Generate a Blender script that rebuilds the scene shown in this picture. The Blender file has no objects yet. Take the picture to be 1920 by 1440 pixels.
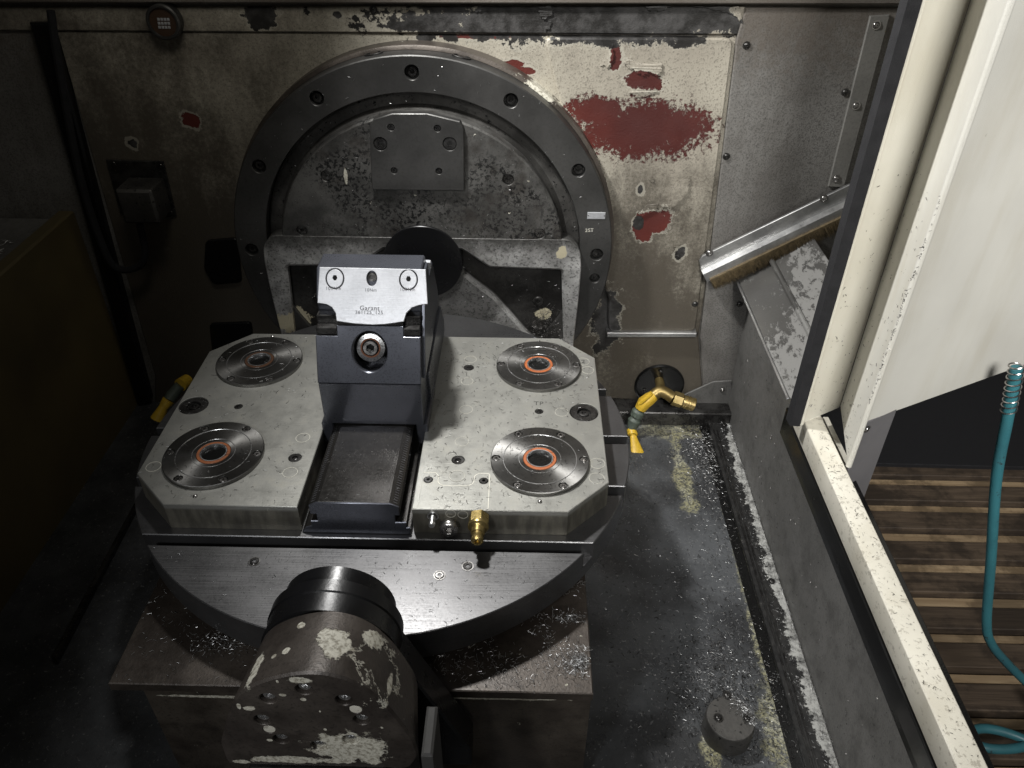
import bpy, math, random
import numpy as np
from mathutils import Vector, Matrix, noise as mnoise
from mathutils.geometry import tessellate_polygon
random.seed(7)
rnd = random.random
PI = math.pi
sc = bpy.context.scene
COL = sc.collection

# ------------------------------------------------------------------ camera
CAM = Vector((0.17656418, -0.8188687, 0.64516887)); FPX = 1472.218
RM = Matrix.Rotation(0.015653946506360976, 3, 'Z') @ Matrix.Rotation(0.9369821745447822, 3, 'X') @ Matrix.Rotation(0.007555627824149878, 3, 'Z')
cd = bpy.data.cameras.new('camera'); cam = bpy.data.objects.new('camera', cd); COL.objects.link(cam)
cd.sensor_width = 36; cd.lens = FPX / 1920 * 36; cd.clip_end = 100; cd.clip_start = 0.02
cam.matrix_world = Matrix.Translation(CAM) @ RM.to_4x4()
sc.camera = cam

def at(ax, v, u, w):                      # where the line of sight (u, w) of the survey meets a real plane
    d = RM @ Vector(((u - 960) / FPX, -(w - 720) / FPX, -1)); k = 'XYZ'.index(ax)
    return CAM + d * ((v - CAM[k]) / d[k])

# ------------------------------------------------------------------ world and lamps
world = bpy.data.worlds.new('World'); sc.world = world; world.use_nodes = True
bg = world.node_tree.nodes['Background']; bg.inputs[0].default_value = (0.95, 0.93, 0.86, 1); bg.inputs[1].default_value = 0.042
sc.view_settings.view_transform = 'Standard'; sc.view_settings.look = 'None'; sc.view_settings.exposure = 0.0; sc.view_settings.gamma = 1
def area(name, loc, target, w, h, power, color, spread=180):
    l = bpy.data.lights.new(name, 'AREA'); l.shape = 'RECTANGLE'; l.size = w; l.size_y = h; l.energy = power; l.color = color
    l.spread = math.radians(spread)
    o = bpy.data.objects.new(name, l); COL.objects.link(o); o.location = loc
    o.rotation_euler = (Vector(target) - Vector(loc)).to_track_quat('-Z', 'Y').to_euler()
    return o
def spot(name, loc, target, power, angle, blend, color, radius):
    l = bpy.data.lights.new(name, 'SPOT'); l.energy = power; l.spot_size = math.radians(angle); l.spot_blend = blend; l.color = color; l.shadow_soft_size = radius
    o = bpy.data.objects.new(name, l); COL.objects.link(o); o.location = loc
    o.rotation_euler = (Vector(target) - Vector(loc)).to_track_quat('-Z', 'Y').to_euler()
    return o
area('hall_light', (.52, -1.72, 1.42), (1.02, .0, 0.20), 0.6, 0.45, 7.8, (1.0, 0.985, 0.95), 50)
area('rear_left_fill', (-.16, .02, .80), (-.34, .39, .16), .22, .10, .20, (1.0, 0.95, 0.84), 100)  # unseen fill light, added to lift the dark left back wall
spot('machine_lamp', (-0.06, 0.12, 0.78), (.44, .03, .06), 42, 114, .95, (1.0, 0.99, 0.965), .03)
spot('front_lamp', (-0.30, -1.25, 0.80), (.10, -.14, -.04), 23, 46, .9, (0.97, 0.985, 1.0), .07)

# ------------------------------------------------------------------ mesh helpers
def area2(l): return sum(l[i][0] * l[(i + 1) % len(l)][1] - l[(i + 1) % len(l)][0] * l[i][1] for i in range(len(l)))
def ccw(l): return list(l) if area2(l) > 0 else list(l)[::-1]
def circle(cx, cy, r, n=48, ry=None, a0=0.0):
    ry = r if ry is None else ry
    return [(cx + r * math.cos(a0 + 2 * PI * i / n), cy + ry * math.sin(a0 + 2 * PI * i / n)) for i in range(n)]
def offset(l, d):                         # ccw loop, d > 0 grows it
    n = len(l); out = []
    for i in range(n):
        p0, p1, p2 = Vector(l[i - 1]), Vector(l[i]), Vector(l[(i + 1) % n])
        a = (p1 - p0); b = (p2 - p1)
        if a.length < 1e-9 or b.length < 1e-9: out.append(tuple(p1)); continue
        a.normalize(); b.normalize()
        na = Vector((a.y, -a.x)); nb = Vector((b.y, -b.x)); m = na + nb
        q = m.dot(na)
        m = m / q if q > 0.3 else na
        out.append((p1.x + m.x * d, p1.y + m.y * d))
    return out
def rounded(pts, r, n=5):
    pts = ccw(pts); out = []; N = len(pts)
    rs = r if isinstance(r, (list, tuple)) else [r] * N
    for i in range(N):
        p0, p1, p2 = Vector(pts[i - 1]), Vector(pts[i]), Vector(pts[(i + 1) % N])
        a = (p0 - p1); b = (p2 - p1); rr = min(rs[i], a.length * .45, b.length * .45)
        if rr < 1e-6: out.append(tuple(p1)); continue
        s = p1 + a.normalized() * rr; e = p1 + b.normalized() * rr
        for k in range(n + 1):
            t = k / n; q = s * (1 - t) ** 2 + p1 * 2 * t * (1 - t) + e * t * t
            out.append((q.x, q.y))
    return out
def frame(o, x, y, z=None):
    x = Vector(x).normalized(); y = Vector(y); y = (y - x * y.dot(x)).normalized(); z = x.cross(y)
    return Matrix(((x.x, y.x, z.x, o[0]), (x.y, y.y, z.y, o[1]), (x.z, y.z, z.z, o[2]), (0, 0, 0, 1)))
UP = Matrix.Identity(4)
def wallf(y): return frame((0, y, 0), (1, 0, 0), (0, 0, 1))          # local xy = world XZ, local z = -Y
def sidef(x): return frame((x, 0, 0), (0, 1, 0), (0, 0, 1))          # local xy = world YZ, local z = +X
def facing(p, n):
    n = Vector(n).normalized(); t = Vector((1, 0, 0)) if abs(n.x) < .8 else Vector((0, 1, 0))
    y = n.cross(t).normalized(); x = y.cross(n)
    return frame(p, x, y)

class MB:
    def __init__(s): s.v = []; s.f = []
    def add(s, vs, fs, M=UP):
        b = len(s.v); s.v += [M @ Vector(p) for p in vs]; s.f += [tuple(b + i for i in f) for f in fs]; return s
    def box(s, x0, x1, y0, y1, z0, z1, M=UP, ch=0.0):
        return s.prism([(x0, y0), (x1, y0), (x1, y1), (x0, y1)], z0, z1, M, ch)
    def prism(s, outline, z0, z1, M=UP, ch=0.0, holes=(), bottom=True, chb=0.0):
        o = ccw(outline); n = len(o); vs = []; fs = []
        def loop(l, z): b = len(vs); vs.extend([(p[0], p[1], z) for p in l]); return list(range(b, b + len(l)))
        def band(a, b2):
            m = len(a)
            for i in range(m): fs.append((a[i], a[(i + 1) % m], b2[(i + 1) % m], b2[i]))
        lo = loop(offset(o, -chb) if chb else o, z0)
        if chb: l1 = loop(o, z0 + chb); band(lo, l1); cur = l1
        else: cur = lo
        if ch > 0:
            m1 = loop(o, z1 - ch); band(cur, m1); top = loop(offset(o, -ch), z1); band(m1, top)
        else:
            top = loop(o, z1); band(cur, top)
        loops = [top]
        through = []
        for h in holes:
            hl = ccw(h[0]); dep = h[1]; c2 = h[2] if len(h) > 2 else 0.0
            t = loop(offset(hl, c2) if c2 else hl, z1); loops.append(t)
            if c2: m = loop(hl, z1 - c2); band(m, t); t2 = m
            else: t2 = t
            zb = z0 if dep is None else z1 - dep
            bt = loop(hl, zb); band(bt, t2)
            if dep is None: through.append(bt)
            else: fs.append(tuple(bt))
        if len(loops) == 1 and n <= 4: fs.append(tuple(top))
        else:
            flat = [i for l in loops for i in l]
            for t in tessellate_polygon([[Vector(vs[i]) for i in l] for l in loops]):
                a, b, c = (flat[i] for i in t)
                A, B, C_ = Vector(vs[a]), Vector(vs[b]), Vector(vs[c])
                fs.append((a, b, c) if (B - A).cross(C_ - A).z > 0 else (a, c, b))
        if bottom:
            if through:
                ls = [lo] + through; flat = [i for l in ls for i in l]
                for t in tessellate_polygon([[Vector(vs[i]) for i in l] for l in ls]):
                    a, b, c = (flat[i] for i in t)
                    A, B, C_ = Vector(vs[a]), Vector(vs[b]), Vector(vs[c])
                    fs.append((a, b, c) if (B - A).cross(C_ - A).z < 0 else (a, c, b))
            else:
                for t in tessellate_polygon([[Vector(vs[i]) for i in lo]]):
                    a, b, c = (lo[i] for i in t)
                    A, B, C_ = Vector(vs[a]), Vector(vs[b]), Vector(vs[c])
                    fs.append((a, b, c) if (B - A).cross(C_ - A).z < 0 else (a, c, b))
        return s.add(vs, fs, M)
    def lathe(s, prof, M=UP, n=48, a0=0.0, a1=2 * PI, caps=True):  # prof: (r, z) from bottom to top
        full = abs(a1 - a0 - 2 * PI) < 1e-6; m = n if full else n + 1; vs = []; fs = []
        for r, z in prof:
            for i in range(m):
                a = a0 + (a1 - a0) * i / n; vs.append((r * math.cos(a), r * math.sin(a), z))
        for k in range(len(prof) - 1):
            for i in range(n):
                j = (i + 1) % m; fs.append((k * m + i, k * m + j, (k + 1) * m + j, (k + 1) * m + i))
        if caps and full:
            if prof[0][0] > 1e-6: fs.append(tuple(range(m))[::-1])
            if prof[-1][0] > 1e-6: fs.append(tuple(range((len(prof) - 1) * m, len(prof) * m)))
        return s.add(vs, fs, M)
    def tube(s, pts, r, n=10, caps=True):
        P = [Vector(p) for p in pts]; rs = r if isinstance(r, (list, tuple)) else [r] * len(P); vs = []; fs = []
        t = (P[1] - P[0]).normalized(); ref = Vector((0, 0, 1)) if abs(t.z) < .9 else Vector((1, 0, 0)); u = t.cross(ref).normalized()
        for i, p in enumerate(P):
            t = (P[min(i + 1, len(P) - 1)] - P[max(i - 1, 0)]).normalized(); u = (u - t * u.dot(t)).normalized(); w = t.cross(u)
            for k in range(n):
                a = 2 * PI * k / n; vs.append(p + (u * math.cos(a) + w * math.sin(a)) * rs[i])
        for i in range(len(P) - 1):
            for k in range(n):
                j = (k + 1) % n; fs.append((i * n + k, i * n + j, (i + 1) * n + j, (i + 1) * n + k))
        if caps: fs.append(tuple(range(n))[::-1]); fs.append(tuple(range((len(P) - 1) * n, len(P) * n)))
        return s.add(vs, fs)

def spline(pts, n=8):
    P = [Vector(p) for p in pts]; P = [P[0] * 2 - P[1]] + P + [P[-1] * 2 - P[-2]]; out = []
    for i in range(1, len(P) - 2):
        a, b, c, d = P[i - 1:i + 3]
        for k in range(n):
            t = k / n
            out.append(.5 * ((2 * b) + (c - a) * t + (2 * a - 5 * b + 4 * c - d) * t * t + (3 * b - a - 3 * c + d) * t ** 3))
    out.append(P[-2]); return out

def thing(name, label, cat, loc=(0, 0, 0), group=None):
    o = bpy.data.objects.new(name, None); COL.objects.link(o); o.location = loc; o.empty_display_size = .05
    o['label'] = label; o['category'] = cat
    if group: o['group'] = group
    return o
def origin(o):
    p = Vector((0, 0, 0))
    while o is not None: p += o.location; o = o.parent
    return p
def obj(name, mb, mat, parent=None, label=None, cat=None, kind=None, sharp=32, group=None, smooth=True, base=None):
    org = origin(parent) if parent else Vector(base or (0, 0, 0))
    me = bpy.data.meshes.new(name); me.from_pydata([tuple(v - org) for v in mb.v], [], mb.f)
    me.materials.append(mat)
    if smooth:
        me.shade_smooth(); me.set_sharp_from_angle(angle=math.radians(sharp))
    me.update()
    o = bpy.data.objects.new(name, me); COL.objects.link(o)
    if parent: o.parent = parent
    else: o.location = org
    for k, v in (('label', label), ('category', cat), ('kind', kind), ('group', group)):
        if v: o[k] = v
    return o

# ------------------------------------------------------------------ materials
class NT:
    def __init__(s, name):
        s.m = bpy.data.materials.new(name); s.m.use_nodes = True; s.t = s.m.node_tree; s.N = s.t.nodes
        s.b = s.N['Principled BSDF']; s.geo = s.N.new('ShaderNodeNewGeometry'); s.pos = s.geo.outputs['Position']
        s.sep = None
    def lk(s, a, b): s.t.links.new(a, b)
    def setin(s, sock, v):
        if isinstance(v, (int, float)): sock.default_value = v
        elif isinstance(v, tuple): sock.default_value = v if len(v) == 4 or len(sock.default_value) == 3 else (*v, 1)
        else: s.lk(v, sock)
    def noise(s, scale, detail=5, rough=.55, vec=None, dist=0.0, color=False):
        n = s.N.new('ShaderNodeTexNoise'); n.inputs['Scale'].default_value = scale; n.inputs['Detail'].default_value = detail
        n.inputs['Roughness'].default_value = rough; n.inputs['Distortion'].default_value = dist
        s.lk(vec or s.pos, n.inputs['Vector']); return n.outputs['Color' if color else 'Fac']
    def voro(s, scale, vec=None, feat='F1', rnd_=1.0):
        n = s.N.new('ShaderNodeTexVoronoi'); n.feature = feat; n.inputs['Scale'].default_value = scale; n.inputs['Randomness'].default_value = rnd_
        s.lk(vec or s.pos, n.inputs['Vector']); return n.outputs['Distance']
    def math(s, op, a, b=0.0, c=None, clamp=False):
        n = s.N.new('ShaderNodeMath'); n.operation = op; n.use_clamp = clamp; s.setin(n.inputs[0], a); s.setin(n.inputs[1], b)
        if c is not None: s.setin(n.inputs[2], c)
        return n.outputs[0]
    def vm(s, op, a, b):
        n = s.N.new('ShaderNodeVectorMath'); n.operation = op; s.setin(n.inputs[0], a); s.setin(n.inputs[1], b); return n.outputs[0] if op != 'LENGTH' else n.outputs[1]
    def scale(s, v, vec=None):
        return s.vm('MULTIPLY', vec or s.pos, tuple(v))
    def step(s, x, lo, hi):                # smooth 0..1
        n = s.N.new('ShaderNodeMapRange'); n.interpolation_type = 'SMOOTHSTEP'; n.inputs['From Min'].default_value = lo; n.inputs['From Max'].default_value = hi
        s.lk(x, n.inputs['Value']); return n.outputs['Result']
    def lin(s, x, a, b, c, d):
        n = s.N.new('ShaderNodeMapRange'); s.lk(x, n.inputs['Value'])
        for k, v in zip(('From Min', 'From Max', 'To Min', 'To Max'), (a, b, c, d)): n.inputs[k].default_value = v
        return n.outputs['Result']
    def mix(s, f, a, b, mode='MIX'):
        n = s.N.new('ShaderNodeMix'); n.data_type = 'RGBA'; n.blend_type = mode; s.setin(n.inputs[0], f); s.setin(n.inputs[6], a); s.setin(n.inputs[7], b); return n.outputs[2]
    def mixf(s, f, a, b):
        n = s.N.new('ShaderNodeMix'); n.data_type = 'FLOAT'; s.setin(n.inputs[0], f); s.setin(n.inputs[2], a); s.setin(n.inputs[3], b); return n.outputs[0]
    def xyz(s):
        if s.sep is None:
            n = s.N.new('ShaderNodeSeparateXYZ'); s.lk(s.pos, n.inputs[0]); s.sep = n.outputs
        return s.sep
    def blob(s, c, r, warp, edge=.06, axes='XZ'):    # wear patch with a ragged rim: 1 inside
        x = s.xyz(); a, b = x['XYZ'.index(axes[0])], x['XYZ'.index(axes[1])]
        da = s.math('DIVIDE', s.math('SUBTRACT', a, c[0]), r[0]); db = s.math('DIVIDE', s.math('SUBTRACT', b, c[1]), r[1])
        d = s.math('SQRT', s.math('ADD', s.math('MULTIPLY', da, da), s.math('MULTIPLY', db, db)))
        return s.step(s.math('ADD', d, warp), 1 + edge, 1 - edge)
    def blob3(s, c, r, warp, edge=.06):
        n = s.vm('LENGTH', s.vm('DIVIDE', s.vm('SUBTRACT', s.pos, tuple(c)), tuple(r)), (0, 0, 0))
        return s.step(s.math('ADD', n, warp), 1 + edge, 1 - edge)
    def mx(s, *a):
        o = a[0]
        for b in a[1:]: o = s.math('MAXIMUM', o, b)
        return o
    def bump(s, h, dist, strength=.6, base=None):
        n = s.N.new('ShaderNodeBump'); n.inputs['Distance'].default_value = dist; n.inputs['Strength'].default_value = strength
        s.lk(h, n.inputs['Height'])
        if base is not None: s.lk(base, n.inputs['Normal'])
        return n.outputs[0]
    def out(s, color=None, metal=None, rough=None, normal=None, **kw):
        for k, v in (('Base Color', color), ('Metallic', metal), ('Roughness', rough), ('Normal', normal)):
            if v is not None: s.setin(s.b.inputs[k], v)
        for k, v in kw.items(): s.setin(s.b.inputs[k.replace('_', ' ')], v)
        return s.m

def metal(name, a, b, rough=.4, mscale=14, metallic=.85, grain=None, bumpd=.0003, fine=260, spot=None, rvar=.15, dark=.55, gk=.25):
    t = NT(name)
    n1 = t.noise(mscale, 6, .6); n2 = t.noise(fine, 3, .6)
    c = t.mix(t.step(n1, .35, .68), (*a, 1), (*b, 1))
    c = t.mix(t.math('MULTIPLY', t.step(n2, .45, .75), dark * .5), c, tuple(x * .35 for x in a) + (1,))
    r = t.math('ADD', t.lin(n1, .3, .7, rough - rvar / 2, rough + rvar / 2), t.lin(n2, .3, .7, -.05, .05))
    h = n2
    if grain:
        g = t.noise(1, 3, .7, vec=t.scale(grain)); r = t.math('ADD', r, t.lin(g, .3, .7, -.08, .08))
        c = t.mix(t.step(g, .5, .75), c, t.mix(.4, c, (1, 1, 1, 1), 'MULTIPLY')) if False else t.mix(t.math('MULTIPLY', t.step(g, .55, .8), gk), c, tuple(min(1, x * 1.8) for x in b) + (1,))
        h = t.math('ADD', n2, g)
    if spot:
        sp = t.step(t.noise(spot[0], 4, .7), spot[1], spot[1] + .05)
        c = t.mix(sp, c, (*spot[2], 1)); r = t.mixf(sp, r, .75)
    return t.out(c, metallic, r, t.bump(h, bumpd))

def plain(name, c, rough=.5, metallic=0, var=.25, scale=30, bumpd=.0002, **kw):
    t = NT(name); n1 = t.noise(scale, 5); n2 = t.noise(scale * 14, 3)
    col = t.mix(t.math('MULTIPLY', t.step(n1, .35, .7), var), (*c, 1), tuple(x * .3 for x in c) + (1,))
    return t.out(col, metallic, t.lin(n1, .3, .7, rough - .08, rough + .08), t.bump(n2, bumpd), **kw)

M = {}
M['steel_bright'] = metal('steel_bright', (.50, .50, .50), (.66, .66, .66), .32, 20, .95, (20, 600, 600), .00015)
M['module'] = metal('ground_steel', (.19, .187, .18), (.25, .247, .24), .36, 12, .85, None, .00008, 500, rvar=.1)
M['silver'] = metal('satin_silver', (.50, .51, .535), (.60, .61, .64), .42, 24, .55, (40, 900, 900), .00015, 300, rvar=.12, dark=.3)
M['vise'] = metal('blued_steel', (.075, .079, .094), (.10, .105, .125), .30, 5, .65, None, .00006, 500, rvar=.08, dark=.25)
M['vise_rail'] = metal('oiled_black_steel', (.050, .048, .046), (.070, .066, .062), .22, 5, .8, None, .00001, 200, rvar=.06, dark=.05)
M['bolt'] = metal('black_oxide', (.045, .043, .042), (.10, .098, .095), .30, 60, .8, None, .0001)
M['bolt_bright'] = metal('zinc_screw', (.30, .29, .28), (.42, .41, .40), .28, 60, .95, None, .0001)
M['table'] = metal('table_steel', (.110, .109, .111), (.150, .149, .152), .38, 6, .8, (10, 700, 700), .00006, 400, rvar=.14, dark=.35, gk=.10)
M['ring'] = metal('ring_steel', (.065, .064, .062), (.105, .103, .100), .46, 8, .7, None, .0002, 200, rvar=.15)
M['cast'] = metal('cast_iron', (.055, .053, .050), (.110, .106, .100), .50, 16, .65, None, .0006, 240, spot=(120, .60, (.012, .012, .012)))
M['cast_light'] = metal('worn_cast_iron', (.16, .158, .155), (.27, .268, .262), .42, 22, .75, None, .0006, 220, spot=(190, .62, (.03, .03, .03)))
M['black'] = plain('black_cover', (.010, .010, .011), .28, .3, .4, 14)
M['pit'] = plain('shade_black', (.006, .006, .006), .2, 0, .3)  # black colour for recesses and gaps, standing in for deep shade
M['rubber'] = plain('black_rubber', (.007, .007, .009), .85, 0, .3, 60, .001)
M['orange'] = plain('orange_seal', (.38, .11, .035), .5, 0, .3, 60)
M['orange_dull'] = plain('dull_orange_seal', (.26, .085, .03), .5, 0, .5, 90)
M['oily_seal'] = plain('oily_seal', (.07, .035, .02), .4, 0, .4, 60)
M['brass'] = metal('brass', (.36, .27, .10), (.50, .38, .17), .32, 50, .9, None, .0002)
M['brass_dull'] = metal('dull_brass', (.20, .145, .055), (.32, .24, .10), .42, 50, .8, None, .0003)
M['yellow'] = plain('yellow_plastic', (.62, .40, .035), .45, 0, .35, 80)
M['green_grey'] = plain('green_grey_plastic', (.085, .105, .085), .55, 0, .3, 80)
M['teal0'] = plain('teal_hose', (.040, .18, .215), .42, 0, .5, 30)
M['alu'] = metal('aluminium', (.36, .36, .36), (.52, .52, .51), .36, 12, .85, None, .0003, 150, spot=(90, .66, (.06, .055, .05)))
M['grey_strip'] = metal('grey_strip', (.17, .165, .155), (.22, .215, .20), .55, 10, .3, None, .0002)
M['grey_sheet'] = plain('grey_sheet', (.15, .145, .15), .55, .1, .25, 12)
M['glass'] = plain('lamp_glass', (.05, .03, .02), .08, 0, .1)
M['print'] = plain('grey_print', (.10, .10, .11), .6)
M['engrave'] = plain('engraving', (.66, .64, .56), .5, .2, .2, 200)
M['engrave_dark'] = plain('engraving_dark', (.05, .05, .045), .5)
M['chip_bright'] = metal('bright_swarf', (.42, .42, .42), (.60, .60, .60), .42, 90, .9, None, .0001, 400, dark=.2)
M['chip_dark'] = metal('dark_swarf', (.05, .048, .045), (.13, .125, .12), .35, 90, .8, None, .0001)
M['bristle'] = plain('bristle', (.12, .088, .045), .65, 0, .6, 160)
def teal():
    t = NT('scuffed_teal_hose'); n1 = t.noise(40, 6, .7); n2 = t.noise(9, 4)
    c = t.mix(t.step(n2, .35, .7), (.032, .140, .165, 1), (.024, .095, .115, 1)); c = t.mix(t.step(n1, .60, .66), c, (.02, .035, .04, 1))
    return t.out(c, 0, t.lin(n1, .3, .7, .35, .6), t.bump(n1, .0004))
M['teal'] = teal()

def module_mat():
    t = NT('turned_steel'); tn = t.N.new('ShaderNodeTangent'); tn.direction_type = 'RADIAL'; tn.axis = 'Z'
    n1 = t.noise(10, 6, .6); n2 = t.noise(300, 3)
    c = t.mix(t.step(n1, .35, .65), (.15, .147, .14, 1), (.23, .226, .218, 1)); c = t.mix(t.math('MULTIPLY', t.step(n2, .55, .7), .4), c, (.07, .065, .06, 1))
    t.lk(tn.outputs[0], t.b.inputs['Tangent']); t.b.inputs['Anisotropic'].default_value = .82
    return t.out(c, .95, t.lin(n1, .3, .7, .30, .42), t.bump(n2, .00005))
M['module'] = module_mat()
def pallet_mat():
    t = NT('nickel_plated_plate'); n1 = t.noise(9, 6, .6); n2 = t.noise(420, 3, .6); n3 = t.noise(45, 5, .65)
    g = t.noise(1, 2, .6, vec=t.scale((30, 700, 30)))
    c = t.mix(t.step(n1, .35, .7), (.30, .298, .275, 1), (.37, .367, .34, 1))
    c = t.mix(t.math('MULTIPLY', t.step(n3, .5, .75), .35), c, (.25, .235, .19, 1))
    c = t.mix(t.math('MULTIPLY', t.step(t.noise(800, 2), .58, .7), .35), c, (.12, .115, .10, 1))
    x = t.xyz(); side = t.step(x[2], -.004, -.009)      # darker, streaked tone on the plate's flanks
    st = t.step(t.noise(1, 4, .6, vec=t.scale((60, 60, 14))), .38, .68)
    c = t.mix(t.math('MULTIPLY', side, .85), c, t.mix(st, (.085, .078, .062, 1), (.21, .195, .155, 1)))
    r = t.lin(n3, .3, .7, .33, .50)
    return t.out(c, .62, r, t.bump(t.math('ADD', n2, g), .00015))
M['pallet'] = pallet_mat()

def wall_mat():
    t = NT('peeling_enamel')
    n1 = t.noise(4, 4, .55); n2 = t.noise(420, 3, .6); w = t.noise(26, 8, .68); ws = t.noise(150, 6, .75)
    warp = t.math('ADD', t.lin(w, .3, .7, -.60, .60), t.lin(ws, .3, .7, -.14, .14)); warpf = t.math('ADD', t.lin(ws, .3, .7, -.5, .5), t.lin(w, .3, .7, -.3, .3))
    cream = t.mix(t.step(n1, .3, .7), (.30, .272, .225, 1), (.47, .44, .365, 1))
    # grime: greasy soot toward the bottom and in streaks; also darker toward the left
    x = t.xyz()
    streak = t.noise(1, 5, .6, vec=t.scale((38, 38, 5)))
    g = t.math('ADD', t.math('MULTIPLY', t.step(x[2], .30, -.05), .72), t.math('MULTIPLY', t.step(x[0], .10, -.35), .30))
    g = t.math('ADD', g, t.lin(n1, .3, .7, .26, -.18)); g = t.math('ADD', g, t.lin(streak, .3, .7, .14, -.14)); g = t.math('ADD', g, t.lin(t.noise(170, 6, .75), .3, .7, .22, -.22))
    clean = t.math('MULTIPLY', t.blob((.40, .27), (.15, .10), t.lin(w, .3, .7, -.3, .3), .65), .50); g = t.math('ADD', g, t.math('MULTIPLY', t.step(t.noise(9, 6, .65), .46, .66), .30))
    g = t.math('SUBTRACT', g, clean)
    gs = t.step(g, -.25, .92)
    col = t.mix(gs, cream, (.080, .069, .054, 1))
    col = t.mix(t.math('MULTIPLY', t.step(n2, .52, .68), .55), col, (.06, .052, .043, 1))
    blobs = RED_BLOBS
    red = None
    for c, r in blobs['soft']:
        b = t.blob(c, r, warpf, .10); red = b if red is None else t.mx(red, b)
    sh = None
    for c, r in blobs['sharp']:
        b = t.blob(c, r, warp, .02); sh = b if sh is None else t.mx(sh, b)
    rim = None
    for c, r in blobs['sharp'] + blobs['steel']:
        b = t.blob(c, (r[0] + .004, r[1] + .004), warp, .03); rim = b if rim is None else t.mx(rim, b)
    steel = None
    for c, r in blobs['steel']:
        b = t.blob(c, r, warp, .02); steel = b if steel is None else t.mx(steel, b)
    redc = t.mix(t.step(n1, .35, .65), (.060, .013, .011, 1), (.125, .023, .016, 1))
    col = t.mix(t.math('MULTIPLY', rim, .5), col, (.42, .40, .34, 1))
    col = t.mix(t.mx(red, sh), col, redc)
    steelc = t.mix(t.step(w, .4, .62), (.016, .015, .014, 1), (.058, .056, .055, 1))
    col = t.mix(steel, col, steelc)
    hgt = t.math('SUBTRACT', 1.0, t.mx(sh, steel, red))
    bm = t.bump(hgt, .0012, .8); bm = t.bump(t.math('ADD', n2, t.math('MULTIPLY', w, .5)), .0007, .7, bm)
    return t.out(col, 0.05, t.lin(w, .3, .7, .42, .62), bm)
def wb(u, v, ru, rv, y=.388):
    p = at('Y', y, u, v); a = at('Y', y, u + ru, v); b = at('Y', y, u, v - rv); return ((p.x, p.z), (abs(a.x - p.x), abs(b.z - p.z)))
RED_BLOBS = dict(
    soft=[wb(1200, 240, 130, 52), wb(1120, 208, 60, 30), wb(1270, 235, 58, 40)],
    sharp=[wb(1205, 150, 34, 17), wb(1153, 108, 12, 24), wb(1228, 412, 36, 24), wb(1205, 430, 20, 20), wb(358, 224, 17, 14), wb(350, 230, 10, 6), wb(900, 69, 80, 5), wb(960, 120, 22, 6), wb(985, 134, 18, 7)],
    steel=[wb(1080, 36, 370, 48), wb(250, 270, 8, 8), wb(1200, 352, 5, 8), wb(1275, 470, 9, 11), wb(795, 72, 16, 9), wb(490, 28, 34, 24), wb(1352, 38, 40, 22), wb(800, 48, 90, 11), wb(633, 28, 9, 8), wb(1138, 600, 26, 60), wb(1196, 415, 9, 12)])
M['wall'] = wall_mat()
def wall_grey():
    t = NT('grimy_grey_enamel'); n1 = t.noise(5, 6, .6); n2 = t.noise(420, 3, .6); n3 = t.noise(90, 6, .7); x = t.xyz()
    streak = t.noise(1, 5, .6, vec=t.scale((55, 55, 7)))
    c = t.mix(t.step(n1, .3, .7), (.115, .108, .100, 1), (.225, .219, .208, 1))
    c = t.mix(t.math('MULTIPLY', t.step(streak, .42, .7), .28), c, (.075, .068, .060, 1))
    c = t.mix(t.math('MULTIPLY', t.step(n2, .45, .65), .55), c, (.05, .047, .043, 1))
    c = t.mix(t.step(t.math('ADD', x[2], t.lin(n3, .3, .7, -.05, .05)), .43, .30), t.mix(.6, c, (.10, .08, .062, 1)), c)
    return t.out(c, .05, t.lin(n3, .3, .7, .38, .58), t.bump(t.math('ADD', n2, n3), .0006))
M['wall_grey'] = wall_grey()
def side_mat():
    t = NT('dark_grey_enamel'); n1 = t.noise(4, 6, .6); n2 = t.noise(380, 3, .6); n3 = t.noise(1, 5, .65, vec=t.scale((90, 30, 30)))
    c = t.mix(t.step(n1, .3, .7), (.105, .103, .098, 1), (.175, .171, .164, 1))
    c = t.mix(t.math('MULTIPLY', t.step(n3, .45, .75), .5), c, (.045, .043, .040, 1))
    c = t.mix(t.math('MULTIPLY', t.step(n2, .52, .68), .4), c, (.02, .02, .02, 1))
    return t.out(c, .1, t.lin(n3, .3, .7, .38, .6), t.bump(n2, .0005))
M['side'] = side_mat()
def cream_mat(name, a, b, speck=.62):
    t = NT(name); n1 = t.noise(5, 5, .6); n2 = t.noise(700, 3, .55); n3 = t.noise(140, 5, .7)
    c = t.mix(t.step(n1, .3, .7), (*a, 1), (*b, 1))
    c = t.mix(t.math('MULTIPLY', t.step(n3, speck, speck + .06), .5), c, (.16, .14, .11, 1))
    sm = t.noise(1, 5, .6, vec=t.scale((16, 16, 3.5))); c = t.mix(t.math('MULTIPLY', t.step(sm, .45, .75), .28), c, (.36, .32, .23, 1))
    sg = t.step(t.noise(60, 6, .75), .69, .72); c = t.mix(t.math('MULTIPLY', sg, .5), c, (.22, .20, .16, 1))
    return t.out(c, 0, t.lin(n1, .3, .7, .4, .52), t.bump(n2, .0005, .5))
M['cream'] = cream_mat('cream_enamel', (.51, .50, .46), (.57, .56, .515), .70)
M['cream_yellow'] = cream_mat('yellowed_enamel', (.53, .505, .43), (.60, .58, .51), .68)
M['white_rail'] = cream_mat('dirty_white_enamel', (.42, .40, .34), (.60, .575, .50), .56)
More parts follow.
